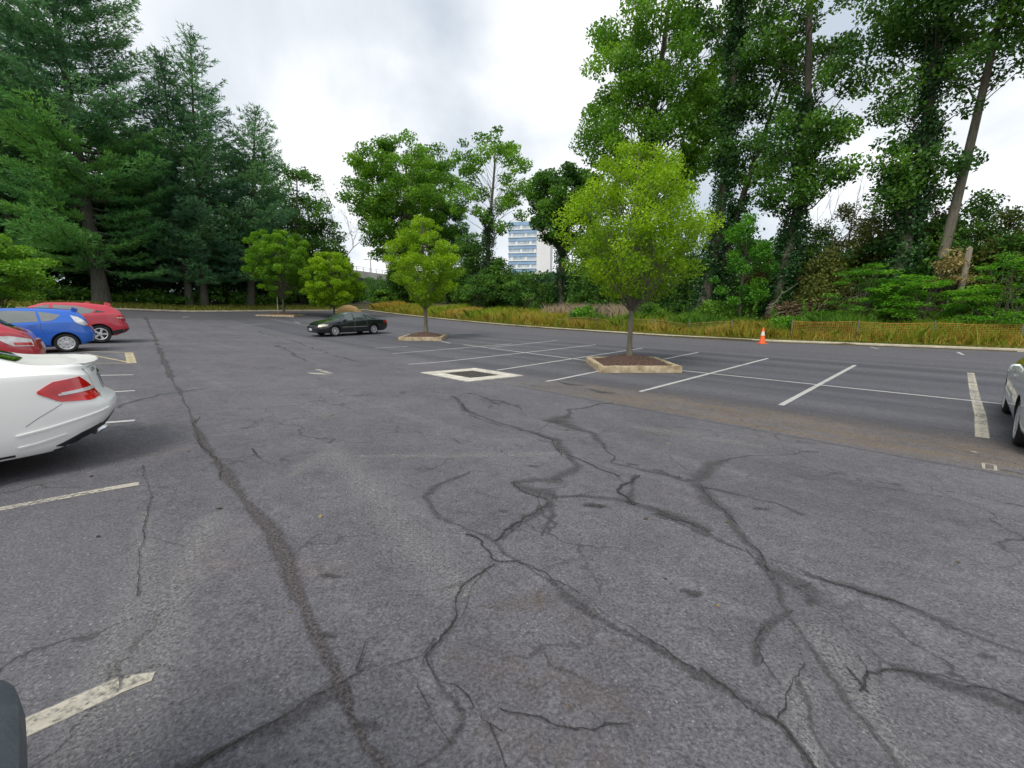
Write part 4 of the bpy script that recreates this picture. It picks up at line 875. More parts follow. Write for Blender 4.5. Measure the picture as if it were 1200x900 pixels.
# dark car whose ribbed bumper corner shows at the bottom left
sp = dict(L=4.5, W=1.80, xf=1.36, xr=-1.26, wr=0.34, rim=0.64, tum=0.30, bulge=0.05,
  top=[(-2.25,.80),(-2.22,1.05),(-2.1,1.4),(-1.9,1.58),(-1.5,1.66),(-.4,1.70),(0.2,1.66),(.6,1.5),(1.2,1.15),(1.7,1.05),(2.1,.92),(2.25,.76)],
  belt=[(-2.25,.77),(-2.1,1.02),(-1.5,1.05),(0,1.03),(1.1,1.0),(2.0,.84),(2.25,.68)], bot=[(-2.25,.42),(-1.9,.28),(0,.26),(1.9,.27),(2.25,.33)],
  rear=[(0.3,.12),(.45,.03),(.58,.03),(.62,.10),(.70,.20),(1.1,.16),(1.5,0)], front=[(0.2,.05),(.5,0),(.75,.05),(.95,.12)])
c = Car('dark_car', 'dark car whose ribbed grey bumper corner pokes in at the bottom left', 'car', sp, M['navy_paint'], (0.90, -2.475), R_BACK_V)
c.wheels('thin', 7)
def edge(y, k=0.0):      # outline of the bumper step, seen from above
    q = abs(y)/0.86; return -2.285 + k + 0.05*q*q + 0.16*max(0, (q - 0.72)/0.28)**2
m = MB(); V = []; F = []; ys = np.linspace(-0.86, 0.86, 45)
for y in ys:
    for k, z in ((0.012, 0.47), (-0.004, 0.54), (0.0, 0.605), (0.022, 0.622), (0.20, 0.626), (0.21, 0.60)): V.append((edge(y, k), y, z))
for i in range(len(ys)-1):
    for j in range(5): F.append((i*6+j, i*6+j+1, (i+1)*6+j+1, (i+1)*6+j))
F += [tuple(range(6)), tuple((len(ys)-1)*6 + j for j in range(5, -1, -1))]
st = m.add(V, F).build('bumper_step', M['bumper_plastic'], c.root, 40)
m = MB()
for y in np.arange(-0.68, 0.69, 0.08): m.box(edge(y, 0.034), edge(y, 0.195), y - 0.003, y + 0.003, 0.618, 0.6275)
m.build('ribs', M['black'], st)
for sy in (-1, 1):
    m = MB(); m.tube([(edge(.80, .01), sy*.80, .50), (edge(.80, .0), sy*.80, .62), (edge(.80, .012), sy*.80, .675), (edge(.80, .04), sy*.80, .70)], [.03, .042, .040, .012], 14); m.build('corner_cap', M['black'], c.root, 50)

# ------------------------------------------------------------------ trees and plants
def unit(rng, n):
    v = rng.normal(0, 1, (n, 3)); return v/np.linalg.norm(v, axis=1, keepdims=True)
def leaf_quads(rng, C, size, up=0.6, droop=0.2, aspect=0.55, var=0.35, nrm=None):
    n = len(C); N = (unit(rng, n) if nrm is None else nrm + 0.6*unit(rng, n)); N[:, 2] += up; N /= np.linalg.norm(N, axis=1, keepdims=True)
    D = unit(rng, n); D[:, 2] -= droop; D -= N*(D*N).sum(1, keepdims=True); D /= np.linalg.norm(D, axis=1, keepdims=True) + 1e-9
    S = np.cross(N, D); s = (size*(1 + var*rng.uniform(-1, 1, n)))[:, None]; w = s*aspect*0.5
    return np.stack([C - D*s*0.5, C + S*w + N*w*0.25, C + D*s*0.5, C - S*w + N*w*0.25], 1)
def blob(rng, c, r, n, flat=0.6, shell=0.4):
    p = unit(rng, n)*(rng.uniform(0, 1, n)**shell)[:, None]
    return np.array(c) + p*np.array([r, r, r*flat])
def place_tree(name, label, cat, x, y, group=None):
    t = empty(name, (x, y, gz(x, y) - 0.05)); return tag(t, label, cat, group)
def limb(m, a, b, r0, r1, sag=0.12, n=5, sides=5):
    a = Vector(a); b = Vector(b); P = []; L = (b - a).length
    for i in range(n+1):
        t = i/n; p = a.lerp(b, t); p.z += sag*L*math.sin(PI*t)*(1 if sag > 0 else 1)
        P.append(p + Vector((RNG.normal(0, 0.03), RNG.normal(0, 0.03), RNG.normal(0, 0.02)))*L*(1 if 0 < i < n else 0))
    m.tube(P, [r0 + (r1 - r0)*i/n for i in range(n+1)], sides, False)
def deciduous(name, label, x, y, H, R, crown0=0.25, prof=None, nclump=60, nleaf=130, leaf=0.22, mat='tulip', bark='bark', tr=0.25, lean=(0, 0), flat=0.7,
              cr=(0.5, 1.0), ivy=0, seed=1, group=None, cat='tree', tones=(0.15, 0.85), fork=None, up=0.5, droop=0.3, gap=0.0, sidecut=None, limb_up=0.8, wob=0.02):
    rng = np.random.default_rng(seed); t = place_tree(name, label, cat, x, y, group)
    prof = prof or [(0, .45), (.25, .9), (.5, 1), (.75, .8), (.92, .45), (1, .12)]
    n = 12; path = []; wx, wy = rng.normal(0, wob*H, 2)
    for i in range(n+1):
        q = i/n; path.append(Vector((lean[0]*H*q + wx*math.sin(q*5), lean[1]*H*q + wy*math.sin(q*4.2), H*0.94*q)))
    def tp(z): 
        q = min(max(z/(H*0.94), 0), 1)*n; i = min(int(q), n-1); return path[i].lerp(path[i+1], q - i)
    m = MB(); rad = [tr*(1.45 if i == 0 else 1.0)*(1 - 0.9*(i/n))**0.9 + 0.012 for i in range(n+1)]
    m.tube(path, rad, 10, False)
    cl = []; z0 = H*crown0
    while len(cl) < nclump:
        q = rng.uniform(0, 1); Rq = R*np.interp(q, *zip(*prof))
        if rng.uniform() > (Rq/R)**1.3 + 0.08: continue
        a = rng.uniform(0, 2*PI); rr = Rq*math.sqrt(rng.uniform(0.12, 1)); z = z0 + q*(H - z0)
        c = tp(z) + Vector((rr*math.cos(a), rr*math.sin(a), 0))
        if gap and any((c - k[0]).length < gap for k in cl): 
            if rng.uniform() < 0.8: continue
        cl.append((c, rng.uniform(*cr)*(0.75 + 0.25*Rq/R), rr))
    V = []; T = []
    for c, r, rr in cl:
        za = max(c.z - rr*limb_up*rng.uniform(0.6, 1.3) - 0.3, z0*0.75); a = tp(za)
        rb = max(0.012, tr*0.20*(1 - za/H)*(0.6 + 0.5*rr/R)); limb(m, a, c, rb, 0.008, rng.uniform(-0.06, 0.18), 6, 4)
        k = int(nleaf*(r/np.mean(cr))**2); P = blob(rng, c, r, k, flat)
        sub = [blob(rng, Vector(a).lerp(c, rng.uniform(0.6, 0.95)), r*0.5, max(4, k//6), flat)]
        P = np.concatenate([P] + sub); V.append(leaf_quads(rng, P, leaf, up, droop))
        T.append(np.clip(rng.uniform(*tones) + rng.normal(0, 0.13, len(P)), 0, 1))
    m.build('trunk', M[bark], t, 60)
    quads('crown', np.concatenate(V), np.concatenate(T), M[mat], t)
    if ivy:
        V = []; T = []
        zs = rng.uniform(0.1, H*ivy, int(26*H*ivy))
        for z in zs:
            r0 = tr*(1 - 0.8*z/H); a = rng.uniform(0, 2*PI); c = tp(z) + Vector((math.cos(a), math.sin(a), 0))*(r0 + rng.uniform(0.05, 0.45))
            P = blob(rng, c, rng.uniform(0.25, 0.55), 26, 1.2); V.append(leaf_quads(rng, P, 0.20, 0.2, 0.5)); T.append(np.clip(rng.uniform(0.1, 0.8) + rng.normal(0, 0.15, len(P)), 0, 1))
        quads('ivy', np.concatenate(V), np.concatenate(T), M['ivy'], t)
    return t
def pine(name, label, x, y, H, Lmax, z0, tr, seed, mat='pine', dens=1.0, prof=None, group=None, low=None, nb=5, lean=(0, 0), needle=0.34):
    rng = np.random.default_rng(seed); t = place_tree(name, label, 'pine tree', x, y, group); m = MB(); n = 12
    path = [Vector((lean[0]*H*i/n + 0.05*math.sin(i*1.3), lean[1]*H*i/n + 0.05*math.cos(i), H*i/n)) for i in range(n+1)]
    m.tube(path, [tr*(1.3 if i == 0 else 1)*(1 - i/n*0.93) for i in range(n+1)], 10, False)
    prof = prof or [(0, .65), (.2, 1), (.5, .85), (.8, .5), (1, .08)]
    V = {mat: [], 'pine_low': []}; T = {mat: [], 'pine_low': []}
    z = z0
    while z < H - 0.1:
        q = (z - z0)/(H - z0); k = rng.integers(nb-1, nb+2); a0 = rng.uniform(0, 2*PI)
        for b in range(k):
            a = a0 + 2*PI*b/k + rng.normal(0, 0.3); L = Lmax*np.interp(q, *zip(*prof))*rng.uniform(0.6, 1.15)
            if L < 0.25: L = 0.25
            rise = np.interp(q, [0, .3, .8, 1], [-0.12, 0.05, 0.42, 1.3]) + rng.normal(0, 0.08)
            base = Vector((lean[0]*z, lean[1]*z, z)); d = Vector((math.cos(a), math.sin(a), 0)); side = Vector((-d.y, d.x, 0))
            P = [base + d*L*s + Vector((0, 0, L*(rise*s + 0.16*s*s - 0.10*math.sin(PI*s)))) for s in np.linspace(0, 1, 6)]
            m.tube(P, [max(0.012, tr*0.17*(1 - 0.8*q)*(1 - i/6)) + 0.008 for i in range(6)], 4, False)
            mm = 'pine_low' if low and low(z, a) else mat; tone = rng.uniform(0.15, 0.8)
            npad = max(3, int(L*2.4))
            for s in np.linspace(0.28 if q < 0.85 else 0.1, 1.0, npad):
                i = min(int(s*5), 4); c0 = P[i].lerp(P[i+1], s*5 - i); wd = 0.30*L*(1 - abs(s - 0.55))*rng.uniform(0.5, 1.1) + 0.12
                kk = max(5, int(26*dens*wd*1.3))
                off = rng.uniform(-1, 1, kk); fwd = rng.uniform(-0.35, 0.35, kk)
                C = np.array(c0) + off[:, None]*wd*np.array(side) + (fwd + 0.25*np.abs(off))[:, None]*0.6*np.array(d); C[:, 2] += rng.normal(0.03, 0.07, kk) - 0.05*np.abs(off)*wd
                # each tuft: needles fanning outward and up
                D = np.array(d)[None]*0.8 + off[:, None]*np.array(side)[None]*0.9 + rng.normal(0, 0.45, (kk, 3)); D[:, 2] += 0.35; D /= np.linalg.norm(D, axis=1, keepdims=True)
                for r in range(3):
                    D2 = D + rng.normal(0, 0.35, D.shape); D2 /= np.linalg.norm(D2, axis=1, keepdims=True); S = np.cross(D2, unit(rng, kk)); S /= np.linalg.norm(S, axis=1, keepdims=True) + 1e-9
                    ln = (needle*rng.uniform(0.7, 1.3, kk))[:, None]; w = ln*0.085
                    V[mm].append(np.stack([C - S*w, C + S*w, C + D2*ln + S*w*0.5, C + D2*ln - S*w*0.5], 1)); T[mm].append(np.clip(tone + rng.normal(0, 0.14, kk), 0, 1))
        z += rng.uniform(0.55, 0.95)*(1.15 - 0.4*q)
    for i in range(10):     # dead snags on the lower trunk
        zz = rng.uniform(1.5, z0 + 2); a = rng.uniform(0, 2*PI); m.tube([Vector((0, 0, zz)), Vector((math.cos(a)*rng.uniform(.5, 1.6), math.sin(a)*rng.uniform(.5, 1.6), zz + rng.uniform(-.2, .4)))], [0.03, 0.008], 4, False)
    m.build('trunk', M['bark_pine'], t, 60)
    if V[mat]: quads('crown', np.concatenate(V[mat]), np.concatenate(T[mat]), M[mat], t)
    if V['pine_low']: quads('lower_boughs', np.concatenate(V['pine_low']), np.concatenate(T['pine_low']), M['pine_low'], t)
    return t
def shrub(name, label, x, y, H, R, mat, n=26, nleaf=70, leaf=0.16, flat=0.55, seed=1, group=None, cat='shrub', up=0.7, layered=False, cr=(0.3, 0.6), z0=0.12, aspect=0.55):
    rng = np.random.default_rng(seed); t = place_tree(name, label, cat, x, y, group); m = MB(); V = []; T = []
    for i in range(n):
        a = rng.uniform(0, 2*PI); q = rng.uniform(0.05, 1)**0.75; rr = R*math.sqrt(rng.uniform(0, 1))*math.sqrt(max(0.05, 1 - 0.85*q*q)); z = H*(z0 + (0.96 - z0)*q)
        c = Vector((rr*math.cos(a), rr*math.sin(a), z)); limb(m, (rng.normal(0, R*0.1), rng.normal(0, R*0.1), 0), c, 0.025, 0.006, 0.05, 4, 4)
        r = rng.uniform(*cr); P = blob(rng, c, r, nleaf, 0.28 if layered else flat); V.append(leaf_quads(rng, P, leaf, up + (0.8 if layered else 0), 0.25, aspect)); T.append(np.clip(rng.uniform(0.1, 0.9) + rng.normal(0, 0.12, nleaf), 0, 1))
    m.build('stems', M['bark'], t); quads('foliage', np.concatenate(V), np.concatenate(T), M[mat], t); return t
def bare_tree(name, label, x, y, H, seed, mat='bark', spread=0.5, n=7, r=0.12, lean=(0, 0), leafy=0):
    rng = np.random.default_rng(seed); t = place_tree(name, label, 'tree', x, y); m = MB(); tips = []
    def br(p, d, L, r, k):
        e = p + d*L; mid = p.lerp(e, 0.5) + Vector(rng.normal(0, 0.05*L, 3)); m.tube([p, mid, e], [r, r*0.8, r*0.6], 5, False)
        if k == 0 or r < 0.008: tips.append(e); return
        for i in range(rng.integers(2, 4)):
            dd = (d + Vector(rng.normal(0, spread, 3)) + Vector((0, 0, 0.15))).normalized(); br(e, dd, L*rng.uniform(0.6, 0.85), r*0.6, k-1)
    br(Vector((0, 0, 0)), Vector((lean[0], lean[1], 1)).normalized(), H*0.36, r, n)
    m.build('trunk', M[mat], t)
    if leafy and tips:
        P = np.concatenate([blob(rng, c, 0.4, leafy, 0.6) for c in tips]); quads('crown', leaf_quads(rng, P, 0.24), rng.uniform(0.1, 0.8, len(P)), M['tulip'], t)
    return t

# ---- young trees of the lot
tx, ty = 3.74, 13.95; tz = gz(tx, ty)
def lot_tree(label, x, y, H, R, seed, mat='lime', nclump=60, nleaf=190, leaf=0.12, lift=0.25, tr=0.072, crown0=0.30, group='young trees planted in the lot', prof=None, stake=False, lean=(0, 0)):
    t = deciduous('young_tree', label, x, y, H, R, crown0, prof or [(0, .30), (.18, .78), (.38, 1), (.6, .88), (.8, .55), (1, .14)], nclump, nleaf, leaf, mat, 'bark_smooth', tr, lean, 0.66, (0.30, 0.60), 0, seed, group, 'tree', (0.2, 0.85), up=0.6, droop=0.2, gap=0.34, limb_up=1.25, wob=0.006)
    t.location.z = gz(x, y) + lift
    if stake: MB().tube([(-0.42, -0.3, 0), (-0.40, -0.3, 1.7)], 0.035, 8).build('stake', M['stake'], t)
    return t
H1 = top_z(160, 14.0) - tz - 0.2
lot_tree('largest lime green young tree, in the nearest planter with smooth grey trunk', tx, ty, H1, 2.28, 11, nclump=150, nleaf=235, leaf=0.082)
x, y = p1[0] + 0.12, p1[1] + 1.2
lot_tree('lime green young tree in the planter right of the black sedan', x, y, top_z(255, y) - gz(x, y), 2.1, 12, nclump=95, nleaf=220, leaf=0.11, tr=0.11, crown0=0.27)
x, y = p3[0] + 0.1, p3[1] + 0.3
lot_tree('deeper green young tree with a pale stake in the distant planter', x, y, top_z(270, y) - gz(x, y), 3.3, 13, 'lime_deep', 175, 210, 0.145, tr=0.1, crown0=0.22, prof=[(0, .5), (.2, .9), (.45, 1), (.75, .85), (.9, .6), (1, .2)], stake=True)
x, y, _ = at(392, 372)
lot_tree('low spreading yellow-green tree behind the front of the black sedan', x, y, top_z(293, y) - gz(x, y), 3.1, 14, 'lime', 165, 210, 0.145, lift=0.0, tr=0.09, crown0=0.2, prof=[(0, .6), (.25, 1), (.5, .95), (.75, .7), (.92, .4), (1, .15)])

# ---- pines on the left
def at_px(px, **k): return spot(px, **k)
x, y = at_px(120, u=59.5)
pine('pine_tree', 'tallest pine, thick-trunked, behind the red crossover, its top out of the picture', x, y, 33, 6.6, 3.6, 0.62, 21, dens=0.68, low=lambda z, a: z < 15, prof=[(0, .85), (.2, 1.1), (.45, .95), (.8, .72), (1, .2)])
x, y = at_px(222, u=60.5)
pine('pine_tree', 'left one of the two slim pines standing close together', x, y, top_z(62, y) - gz(x, y), 4.4, 3.2, 0.40, 22, dens=0.58, lean=(0.015, 0))
x, y = at_px(239, u=60.0)
pine('pine_tree', 'right one of the two slim pines standing close together, leaning slightly right', x, y, top_z(42, y) - gz(x, y), 5.2, 3.0, 0.38, 23, dens=0.58, lean=(0.07, 0))
x, y = at_px(293, u=60.0)
pine('pine_tree', 'shorter pine with a leaning pale trunk behind the staked tree', x, y, top_z(128, y) - gz(x, y), 4.8, 3.5, 0.42, 24, dens=0.62, lean=(0.13, 0.0))
x, y = at_px(30, u=66)
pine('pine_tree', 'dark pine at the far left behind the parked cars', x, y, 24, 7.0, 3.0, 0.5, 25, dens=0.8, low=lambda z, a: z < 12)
x, y = at_px(178, u=68)
pine('pine_tree', 'dark pine standing between the tallest pine and the slim pair, set back', x, y, top_z(150, y) - gz(x, y), 5.5, 4.0, 0.45, 26, dens=0.9)
x, y = at_px(48, u=70)
pine('pine_tree', 'dark pine crowding behind the tallest pine on its left side', x, y, 30, 6.0, 3.5, 0.5, 27, dens=0.75)
x, y = at_px(-8, u=42)
deciduous('broadleaf_tree', 'yellowish broadleaf tree at the left edge above the blue hatchback', x, y, top_z(268, y) - gz(x, y), 3.2, 0.1, None, 70, 170, 0.2, 'tulip', seed=28, tr=0.16, tones=(0.3, 0.9), flat=0.4, up=0.9)
WB = [(355, 66, 192, 5.4, 'tulip_dark', 'rounded dark green tree at the right end of the pine wood'), (318, 68, 185, 5.0, 'wood_mid', 'dark broadleaf tree behind the shorter pine'),
      (266, 70, 150, 5.5, 'wood', 'dark broadleaf tree filling the gap right of the slim pines'), (190, 72, 130, 6.0, 'wood', 'dark broadleaf tree behind the slim pines'), (385, 70, 235, 3.6, 'wood_mid', 'small green tree at the edge of the open sky by the bridge')]
for i, (px, u, ty_, R, mt, lb) in enumerate(WB):
    x, y = at_px(px, u=u); deciduous('broadleaf_tree', lb, x, y, top_z(ty_, y) - gz(x, y), R, 0.12, None, 75, 120, 0.36, mt, seed=40+i, tr=0.3, cr=(0.9, 1.6))
x, y = at_px(398, u=74); bare_tree('bare_tree', 'half bare tree with thin branches against the sky left of the bridge', x, y, top_z(238, y) - gz(x, y), 51, n=6, r=0.16, spread=0.45, lean=(0.15, 0), leafy=1)

# ---- tall trees behind the kerb on the right
def rt(label, px, v, top, R, seed, **k):
    x, y = at_px(px, v=v); H = (top_z(top, y) - gz(x, y)) if top > -200 else -top/10.0
    kw = dict(crown0=0.3, nclump=80, nleaf=150, leaf=0.30, mat='tulip', tr=0.32, cr=(0.7, 1.3), seed=seed); kw.update(k)
    return deciduous(kw.pop('name', 'tall_tree'), label, x, y, H, R, **kw)
rt('wide spreading tree standing above the planter by the black sedan', 480, 37, 162, 9.0, 61, crown0=0.27, nclump=220, nleaf=242.39, leaf=0.36, cr=(0.9, 1.7), prof=[(0, .45), (.2, .8), (.5, 1), (.8, .85), (1, .4)], tr=0.45, ivy=0.4, tones=(0.25, 0.95))
rt('tall slender tree with sparse top left of the blue and white tower', 577, 38, 145, 5.8, 62, crown0=0.4, nclump=63, nleaf=140.85, leaf=0.32, cr=(0.7, 1.3), ivy=0.55, prof=[(0, .5), (.3, .85), (.6, 1), (.85, .7), (1, .25)], tr=0.35, tones=(0.2, 0.9))
rt('smaller dark tree between the spreading tree and the slender tree', 522, 40, 225, 5.0, 63, crown0=0.12, nclump=60, nleaf=202.73, leaf=0.34, mat='tulip_dark', ivy=0.5)
rt('ivy-wrapped tree with a dark round head right of the tower', 659, 38, 195, 4.1, 64, crown0=0.50, nclump=75, nleaf=242.39, leaf=0.32, mat='tulip_dark', ivy=0.75, tr=0.45, cr=(0.7, 1.3), prof=[(0, .5), (.3, .9), (.6, 1), (.85, .8), (1, .3)])
rt('huge leafy tree directly behind the largest lime green tree', 756, 36.5, -310, 6.3, 65, crown0=0.30, nclump=180, nleaf=263.83, leaf=0.28, cr=(0.8, 1.5), lean=(0.0, 0), prof=[(0, .55), (.25, .95), (.5, 1), (.8, .75), (1, .25)], tr=0.5, tones=(0.3, 0.95), ivy=0.55)
rt('tall ivy-clad tree whose trunk rises at the right of the largest lime green tree', 822, 33.5, -300, 3.0, 66, crown0=0.40, nclump=55, nleaf=171.57, leaf=0.25, mat='tulip_dark', lean=(0.05, 0), ivy=0.75, tr=0.42, prof=[(0, .3), (.3, .7), (.6, 1), (.8, .8), (1, .25)])
rt('arching tree leaning out to the right of the ivy-clad trunk', 832, 34.2, 30, 3.6, 67, crown0=0.48, nclump=46, nleaf=193.01, leaf=0.25, mat='tulip_dark', lean=(0.20, 0), ivy=0.45, tr=0.32)
rt('tall dark poplar-like tree behind the traffic cone', 902, 33.5, -290, 3.5, 68, crown0=0.28, nclump=94, nleaf=223.39, leaf=0.24, mat='tulip_dark', lean=(0.05, 0), ivy=0.5, tr=0.36, prof=[(0, .8), (.2, 1), (.5, .9), (.8, .8), (1, .4)], tones=(0.15, 0.9))
rt('tall straight tree whose ivy column stands left of the bare leaning trunk', 1042, 34, -280, 3.2, 69, crown0=0.24, nclump=112, nleaf=223.39, leaf=0.22, mat='tulip_dark', lean=(0.03, 0), ivy=0.65, tr=0.36, prof=[(0, .55), (.3, .9), (.6, 1), (.85, .8), (1, .4)], tones=(0.1, 0.85))
rt('leaning tree with a long bare pale trunk at the right', 1088, 34.5, -270, 4.6, 70, crown0=0.47, nclump=94, nleaf=193.01, leaf=0.22, mat='tulip_dark', bark='bark_smooth', lean=(0.07, 0), tr=0.27, wob=0.004, prof=[(0, .5), (.3, 1), (.7, 1), (1, .5)], tones=(0.2, 0.9))
rt('small bright green tree growing in front of the ivy-clad trunk', 868, 32, 248, 1.9, 71, name='broadleaf_tree', crown0=0.12, nclump=45, nleaf=171.57, leaf=0.17, mat='sumac', tr=0.1, cr=(0.4, 0.7), tones=(0.1, 0.6))
rt('tall tree reaching in at the right edge above the sumac thicket', 1262, 33, -260, 5.0, 72, crown0=0.45, nclump=117, nleaf=202.73, leaf=0.22, mat='tulip_dark', tr=0.34, lean=(0.0, 0))
# evergreens and thicket trees along the back on the right
for i, (px, v, ty_, R, mt, lb) in enumerate([
    (940, 38, 258, 2.6, 'wood_mid', 'dark bushy tree behind the brush heap'), (985, 39, 236, 2.6, 'olive', 'olive bushy tree left of the ivy column'),
    (1018, 37, 232, 1.8, 'olive', 'narrow yellowish tree close against the ivy column'), (1070, 38, 232, 2.0, 'brown', 'brown half dead tree left of the bare leaning trunk'),
    (1132, 37, 218, 2.0, 'wood_mid', 'dark cone-shaped evergreen right of the bare leaning trunk'), (1165, 36, 238, 1.9, 'olive', 'brownish evergreen behind the sumac thicket'),
    (1200, 36, 195, 2.6, 'wood_mid', 'dark evergreen at the right edge of the picture'), (905, 36, 300, 1.8, 'brown', 'reddish brown bush beside the dark trunk behind the cone'),
    (962, 35, 290, 1.5, 'olive', 'small grey-green cedar beside the brush heap'),
    (474, 36, 298, 2.4, 'wood_mid', 'dark bushy tree at the foot of the wide spreading tree'), (548, 37, 272, 2.8, 'wood_mid', 'dark bushy tree hiding the trunk of the slender tree'),
    (582, 38, 302, 2.0, 'tulip_dark', 'low green tree at the foot of the tower on its left side'), (700, 37, 262, 3.0, 'tulip_dark', 'dark bushy tree between the ivy-wrapped tree and the huge leafy tree'),
    (735, 36, 280, 2.4, 'wood_mid', 'dark bushy tree seen under the largest lime green crown'), (1100, 36, 248, 2.0, 'wood_mid', 'dark bushy tree just right of the bare leaning trunk base')]):
    x, y = at_px(px, v=v)
    deciduous('thicket_tree', lb, x, y, top_z(ty_, y) - gz(x, y), R, 0.06, [(0, .8), (.3, 1), (.6, .7), (.85, .4), (1, .1)] if i in (4, 5, 6, 8) else None, 95, 120, 0.17 if px > 730 else 0.27, mt, seed=90+i, tr=0.12, cr=(0.5, 0.9) if px > 730 else (0.7, 1.2), cat='tree', up=0.3)
# bright shrubs
for i, (px, v, ty_, R, mt, lb, lay) in enumerate([
    (1010, 32.2, 306, 1.9, 'sumac', 'bright green sumac-like shrub below the ivy column tree', True), (1078, 32.0, 318, 1.8, 'sumac', 'broad green shrub in front of the bare leaning trunk', True),
    (1135, 31.8, 335, 1.6, 'sumac', 'low green shrub left of the tall bright shrub at the right edge', True), (1178, 31.6, 292, 2.0, 'sumac', 'tall bright green shrub at the right edge', True),
    (1050, 32.6, 322, 1.5, 'sumac', 'green shrub squeezed between two sumac-like shrubs', True), (1108, 33.6, 290, 0.9, 'tan', 'pale dry bush beside the bare leaning trunk', False),
    (925, 29.3, 372, 0.75, 'sumac', 'round green bush on the verge just right of the traffic cone', False), (938, 29.0, 378, 0.5, 'weed', 'small lighter bush beside the round bush near the traffic cone', False),
    (965, 32, 366, 0.9, 'sumac', 'low dark green bush behind the netting by the cone', False), (686, 30.5, 360, 1.3, 'sumac', 'round green bush beside the pale seed heads', False),
    (840, 31.5, 352, 1.2, 'weed', 'leafy bush below the ivy-clad trunk', False), (760, 31.5, 357, 1.2, 'weed', 'leafy bush behind the largest lime green tree trunk', False),
    (560, 34, 322, 2.6, 'wood_mid', 'dark rounded shrub below the slender tree', False), (620, 35, 318, 2.8, 'wood_mid', 'dark rounded shrub in front of the tower', False), (700, 35, 312, 2.8, 'wood_mid', 'dark shrub right of the ivy-wrapped tree', False),
    (450, 31, 340, 1.8, 'weed', 'light green shrub behind the roof of the black sedan', False), (415, 31, 328, 2.2, 'sumac', 'green shrub left of the spreading tree, below the bridge', False)]):
    x, y = at_px(px, v=v); lf = 0.15 if px > 730 else 0.26
    shrub('shrub', lb, x, y, max(0.8, top_z(ty_, y) - gz(x, y)), R, mt, 40 if R > 1 else 22, 95, lf, seed=120+i, layered=lay, cr=(0.35, 0.65) if R < 2.2 else (0.6, 1.0), aspect=0.4 if lay else 0.55)
# brush heap with grey branches
x, y = at_px(950, v=33.5); t = place_tree('brush_heap', 'brown heap of fallen branches and withered leaves behind the netting', 'brush heap', x, y); rng = np.random.default_rng(5); m = MB()
for i in range(46):
    a = Vector((rng.uniform(-2.6, 2.4), rng.uniform(-0.8, 0.8), rng.uniform(0.1, 1.6))); d = Vector((rng.uniform(0.6, 1.6), rng.normal(0, 0.3), rng.uniform(-0.2, 0.9)))
    limb(m, a, a + d*rng.uniform(0.8, 2.0), rng.uniform(0.015, 0.05), 0.008, 0.05, 4, 5)
m.build('branches', M['bark_pale'], t)
P = np.concatenate([blob(rng, (rng.uniform(-2.4, 2.6), rng.uniform(-0.7, 0.7), rng.uniform(0.2, 2.2)*0.8), 0.6, 90, 0.5) for _ in range(26)])
quads('withered_leaves', leaf_quads(rng, P, 0.17), rng.uniform(0, 1, len(P)), M['brown'], t)
x, y = at_px(942, v=36); bare_tree('bare_tree', 'leafless grey tree with fine branches between the two tall dark trees', x, y, top_z(225, y) - gz(x, y), 52, 'bark_pale', 0.35, 5, 0.08, (0.25, 0))
x, y = at_px(1122, v=33.2); st = place_tree('tree_stump', 'pale broken stump right of the bare leaning trunk', 'stump', x, y); zt_ = top_z(290, y) - gz(x, y)
MB().tube([(0, 0, 0), (0.03, 0, zt_*0.5), (0.12, 0, zt_), (0.15, 0.02, zt_ + 0.12)], [0.17, 0.14, 0.13, 0.03], 9).build('trunk', M['bark_pale'], st, 50)

# ---- masses nobody could count
def mass(name, pts, n, leaf, mat, seed, depth, tone=(0.0, 0.9), power=0.7, base=0.0, lump=1.4, kind='stuff', extra=None):
    """leafy mass: pts = (px, v or None, u or None, top py) along its front"""
    rng = np.random.default_rng(seed); F = []
    for q in pts:
        if len(q) == 3: F.append((*xy(q[0], q[1]), q[2])); continue
        px, v, u, ty_ = q; x, y = spot(px, v=v, u=u); F.append((x, y, max(0.4, top_z(ty_, y) - gz(x, y))))
    F = np.array(F); D = np.concatenate([[0], np.cumsum(np.hypot(np.diff(F[:, 0]), np.diff(F[:, 1])))]); L = D[-1]
    nl = max(6, int(n/60)); V = []; T = []
    s = rng.uniform(0, L, nl); dep = rng.uniform(0, 1, nl)**1.3*depth; X = np.interp(s, D, F[:, 0]); Y = np.interp(s, D, F[:, 1]); Hh = np.interp(s, D, F[:, 2])
    rr = np.hypot(X, Y); X = X + X/rr*dep; Y = Y + Y/rr*dep; q = rng.uniform(0, 1, nl)**power
    for i in range(nl):
        z = gz(X[i], Y[i]) + base + (Hh[i]*(0.75 + 0.28*math.sin(s[i]*0.9 + 1.3*math.sin(s[i]*0.37))))*q[i]
        r = lump*rng.uniform(0.5, 1.1); P = blob(rng, (X[i], Y[i], z), r, 60, 0.6); V.append(leaf_quads(rng, P, leaf)); T.append(np.clip(rng.uniform(*tone) + rng.normal(0, 0.12, 60), 0, 1))
    return tag(quads(name, np.concatenate(V), np.concatenate(T), M[mat]), kind=kind)
mass('undergrowth', [(1330, 34, None, 275), (1200, 34.5, None, 275), (1060, 35, None, 280), (940, 35.5, None, 290), (840, 36, None, 285), (740, 37, None, 290), (650, 38, None, 318), (590, 39, None, 322), (520, 40, None, 310), (460, 42, None, 318), (432, 44, None, 326)], 100000, 0.25, 'wood_mid', 201, 6, (0.0, 0.75), lump=1.1, power=1.0)
